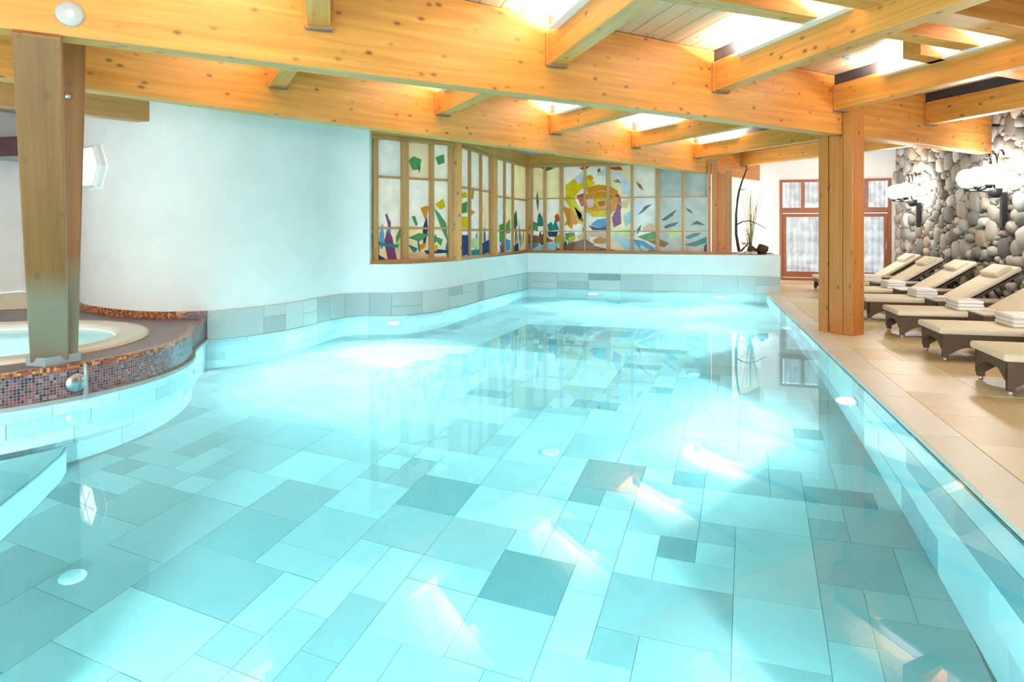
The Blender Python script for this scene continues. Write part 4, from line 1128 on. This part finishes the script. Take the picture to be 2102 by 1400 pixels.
# ------------------------------------------------------------------ underwater lamps
def pool_lamp(x, y, z, d, label, watt, spread=112, blend=.10, tilt=-.05, wash=.95):
    d = Vector((d[0], d[1], 0)).normalized()
    r = empty('pool_lamp', (x, y, z), math.atan2(d.y, d.x)); tag(r, label, 'pool lamp', 'round underwater lamps')
    RY = Matrix.Rotation(PI / 2, 4, 'Y')
    lathe('ring', [(.05, 0), (.085, 0), (.082, .012), (.056, .016), (.05, .01)], M['steel'], r, 24, RY)
    lathe('lens', [(0, .012), (.04, .010), (.051, .004), (.051, .0)], M['lens'], r, 24, RY)
    li = bpy.data.lights.new('pool_spot', 'SPOT'); li.energy = watt; li.color = (.68, .97, 1.0); li.spot_size = math.radians(spread); li.spot_blend = blend; li.shadow_soft_size = .05
    lo = bpy.data.objects.new('pool_spot', li); COL.objects.link(lo); lo.parent = r; lo.location = (.05, 0, 0)
    lw = bpy.data.lights.new('pool_wash', 'SPOT'); lw.energy = watt * wash; lw.color = (.64, .96, 1.0); lw.spot_size = math.radians(172); lw.spot_blend = 1.0; lw.shadow_soft_size = .08
    l2 = bpy.data.objects.new('pool_wash', lw); COL.objects.link(l2); l2.parent = r; l2.location = (.06, 0, 0); l2.rotation_euler = (0, -PI / 2, 0)
    dv = Vector((1, 0, tilt)).normalized(); lo.rotation_mode = 'QUATERNION'; lo.rotation_quaternion = dv.to_track_quat('-Z', 'Y')
for y, lab in ((2.0, 'round underwater lamp in the right pool wall closest to the viewer'), (5.6, 'round underwater lamp in the right pool wall before the timber post'), (9.1, 'round underwater lamp in the right pool wall beside the timber post'), (12.0, 'round underwater lamp in the right pool wall near the far corner')):
    pool_lamp(1.165, y, -.62, (-1, 0), lab, POOL_W)
q, nn = LW.at(LW.near(-3.9, 8.1)); pool_lamp(q.x + nn.x * .016, q.y + nn.y * .016, -.5, nn, 'round underwater lamp in the bulging left wall below the tulip window', POOL_W * 1.3)
a = math.radians(40); pool_lamp(TC.x + (TR + .006) * math.cos(a), TC.y + (TR + .006) * math.sin(a), -.62, (math.cos(a), math.sin(a)), 'round underwater lamp in the hot tub base wall', POOL_W)
pool_lamp(-2.9, -1.19, -.6, (.03, 1), 'round underwater lamp in the near pool wall towards the hot tub side', POOL_W * 8, 60, .08, -.10, .25)
pool_lamp(-1.9, 12.635, -.6, (0, -1), 'round underwater lamp in the far pool wall, left one', POOL_W)
pool_lamp(.4, 12.635, -.6, (0, -1), 'round underwater lamp in the far pool wall, right one', POOL_W)
pool_lamp(-.9, -1.19, -.6, (0, 1), 'round underwater lamp in the middle of the near pool wall', POOL_W * 1.7)
for (x, y, lab) in ((-3.0, 2.62, 'at the lower left'), (-1.03, 4.78, 'in the middle of the pool'), (-.03, 7.05, 'towards the far right')):
    o = lathe('floor_inlet', [(0, .018), (.048, .016), (.060, .008), (.062, 0), (0, 0)], M['white_plastic'], None, 24); o.location = (x, y, POOL_Z + .003)
    tag(o, 'round white inlet cover on the pool floor ' + lab, 'inlet', 'floor inlets')

# ------------------------------------------------------------------ small things
# hexagonal wall lamp
q, nn = LW.at(LW.near(-6.42, 5.86))
hx = empty('hexagonal_lamp', (q.x + nn.x * .002, q.y + nn.y * .002, 1.83), math.atan2(nn.y, nn.x)); tag(hx, 'glowing white hexagonal wall lamp beside the leaning column', 'wall lamp')
RY = Matrix.Rotation(PI / 2, 4, 'Y')
RZ = Matrix.Rotation(PI / 6 * 0 + PI / 2, 4, 'Z')
lathe('body', [(.27, 0), (.27, .05), (.235, .085), (.225, .06)], M['white_plastic'], hx, 6, RY @ RZ, False)
lathe('diffuser', [(.228, .06), (.15, .085), (0, .095)], M['hexlamp'], hx, 6, RY @ RZ, False)
for k in range(3):
    a = PI / 3 * k
    tube('rib', [(.098 + .0, -.2 * math.cos(a), -.2 * math.sin(a)), (.10, 0, 0), (.098, .2 * math.cos(a), .2 * math.sin(a))], .004, M['white_plastic'], hx, 5)
# disc lamp on the near beam and small ball lamp
t = -6.95
pz = B1o + B1d * -7.13
dl = empty('beam_lamp', (pz.x, pz.y, 2.30), math.atan2(-n1.y, -n1.x)); tag(dl, 'small round white disc lamp on the near main beam at top left', 'lamp')
lathe('plate', [(0, .012), (.055, .012), (.066, .006), (.068, 0), (0, 0)], plain('grey_plate', (.40, .40, .39), .5), dl, 28, RY)
lathe('bulb', [(.0, .03), (.013, .024), (.018, .012)], emit('small_bulb', (1, 1, .97), 3), dl, 14, RY)
bl = empty('ball_lamp', (-4.16, 3.60, 2.06)); tag(bl, 'small steel ball spotlight on the rear leg of the leaning column', 'lamp')
lathe('ball', [(0, -.022), (.016, -.016), (.022, 0), (.016, .016), (0, .022)], M['steel'], bl, 16)
tube('stalk', [(0, 0, 0), (-.03, .05, .01)], .006, M['steel'], bl, 6)
# ceiling sensor
sn = lathe('ceiling_sensor', [(0, -.03), (.03, -.026), (.045, -.01), (.05, 0), (0, 0)], M['white_plastic'], None, 20); sn.location = (1.40, 7.05, CEIL - .001); tag(sn, 'small white dome sensor on the bright ceiling beside the right cross beam', 'sensor')
# notice and pelmet on the annex wall
nt_ = empty('notice_board', (-9.1, 7.448, 1.12)); tag(nt_, 'faded printed notice on the white wall at the left picture edge', 'notice')
box('sheet', 0, .42, -.012, 0, -.1, .96, M['paper'], nt_)
k = 0
for row in range(34):
    z = .92 - row * .030
    box('print_line', .03, .03 + random.uniform(.16, .36), -.0145, -.012, z - .007, z, M['ink'], nt_)
pe = empty('pelmet', (-9.45, 7.0, 2.12)); tag(pe, 'dark maroon wooden pelmet at the left picture edge', 'pelmet')
box('board', 0, 1.1, 0, .45, .03, .30, M['maroon'], pe, .006); box('rail', 0, 1.1, -.01, .46, 0, .03, M['grey_metal'], pe)

# planter with bare branch and twigs
pl = empty('planter_bed', (1.0, 13.302, .5)); tag(pl, 'white raised planter box with dark soil at the end of the low wall', 'planter')
box('box', -.35, .42, .002, 1.6, -.6, .15, M['plaster'], pl)
bm = bmesh.new(); bmesh.ops.create_grid(bm, x_segments=10, y_segments=14, size=.5)
for v in bm.verts: v.co = Vector((.03 + v.co.x * .74, .48 + v.co.y * 1.0 , .155 + random.uniform(0, .03)))
finish(bm, 'soil', M['soil'], pl, True)
def pw(px, py, y): 
    q = survey(px, py, (0, y), (0, 1)); return (q.x, y, q.z)
br = empty('bare_branch', (*pw(1517, 522, 13.05)[:2], .70)); tag(br, 'tall bare dark branch standing in the planter beside the window post', 'branch')
def rel(pts, base): return [tuple(a - b for a, b in zip(p, base)) for p in pts]
base = tuple(br.location)
def wob(pxs, y0, dy): return [pw(px, py, y0 + dy * math.sin(i * 1.3)) for i, (px, py) in enumerate(pxs)]
tube('trunk', rel(wob([(1520, 527), (1515, 505), (1511, 480), (1511, 440), (1514, 410), (1517, 392), (1524, 370), (1531, 352), (1533, 339)], 13.05, .06), base), [.035, .03, .026, .022, .02, .018, .015, .012, .007], M['bark'], br)
tube('side_branch', rel(wob([(1511, 462), (1524, 455), (1538, 453), (1552, 458), (1572, 469)], 13.05, .05), base), [.014, .012, .01, .008, .005], M['bark'], br, 6)
tube('side_branch', rel(wob([(1516, 391), (1524, 389), (1531, 388)], 13.05, .03), base), [.01, .008, .004], M['bark'], br, 6)
tube('side_branch', rel(wob([(1517, 520), (1528, 508), (1538, 498)], 13.05, .03), base), [.022, .018, .010], M['bark'], br, 6)
tube('side_branch', rel(wob([(1531, 352), (1537, 346), (1538, 343)], 13.05, .03), base), [.007, .006, .003], M['bark'], br, 6)
sh = empty('twig_shrub', (*pw(1540, 522, 13.15)[:2], .70)); tag(sh, 'pale green leafless twig shrub behind the dark branch', 'shrub'); base = tuple(sh.location)
for k in range(26):
    x0 = 1540 + random.uniform(-4, 4); tx = random.uniform(1518, 1572); ty = random.uniform(390, 470)
    mid = (x0 + (tx - x0) * .35 + random.uniform(-4, 4), 522 + (ty - 522) * .5)
    yy = 13.2 + random.uniform(-.12, .35)
    tube('twig', rel([pw(x0, 523, 13.15), pw(mid[0], mid[1], yy - .05), pw(tx, ty, yy)], base), [.009, .006, .0025], M['twig'] if k % 4 else M['bark'], sh, 5)
mo = empty('moss_clump', (*pw(1556, 520, 13.0)[:2], .69)); tag(mo, 'dark brown root and moss clump beside the twigs', 'moss')
for k in range(9):
    bm = bmesh.new(); bmesh.ops.create_icosphere(bm, subdivisions=2, radius=.075)
    for v in bm.verts: v.co *= random.uniform(.75, 1.2)
    o = finish(bm, 'lump', M['moss'], mo, True); o.location = (random.uniform(-.12, .12), random.uniform(-.06, .1), random.uniform(.02, .12))
for k, (px, lab) in enumerate(((1519, 'left of the branch foot'), (1533, 'between branch and moss clump'), (1547, 'in front of the twig shrub'))):
    bm = bmesh.new(); bmesh.ops.create_icosphere(bm, subdivisions=2, radius=.05)
    for v in bm.verts: v.co = Vector((v.co.x * 1.3, v.co.y, v.co.z * .7)) * random.uniform(.9, 1.1)
    o = finish(bm, 'pebble', M['rock'], None, True); p = pw(px, 524, 12.84); o.location = (p[0], p[1], .712); tag(o, 'pale pebble on the planter wall ' + lab, 'pebble', 'pebbles on the planter wall')
fl_ = empty('pink_flower', (*pw(1528, 505, 12.95)[:2], .70)); tag(fl_, 'small pink blossom on a short stem among the twigs', 'flower')
tube('stem', [(0, 0, 0), (.01, 0, .08), (.0, 0, .17)], .005, M['twig'], fl_, 5)
for k in range(6):
    bm = bmesh.new(); bmesh.ops.create_icosphere(bm, subdivisions=1, radius=.022)
    o = finish(bm, 'petal', M['pink'], fl_, True); o.location = (.03 * math.cos(k), .03 * math.sin(k), .18 + .01 * (k % 2))
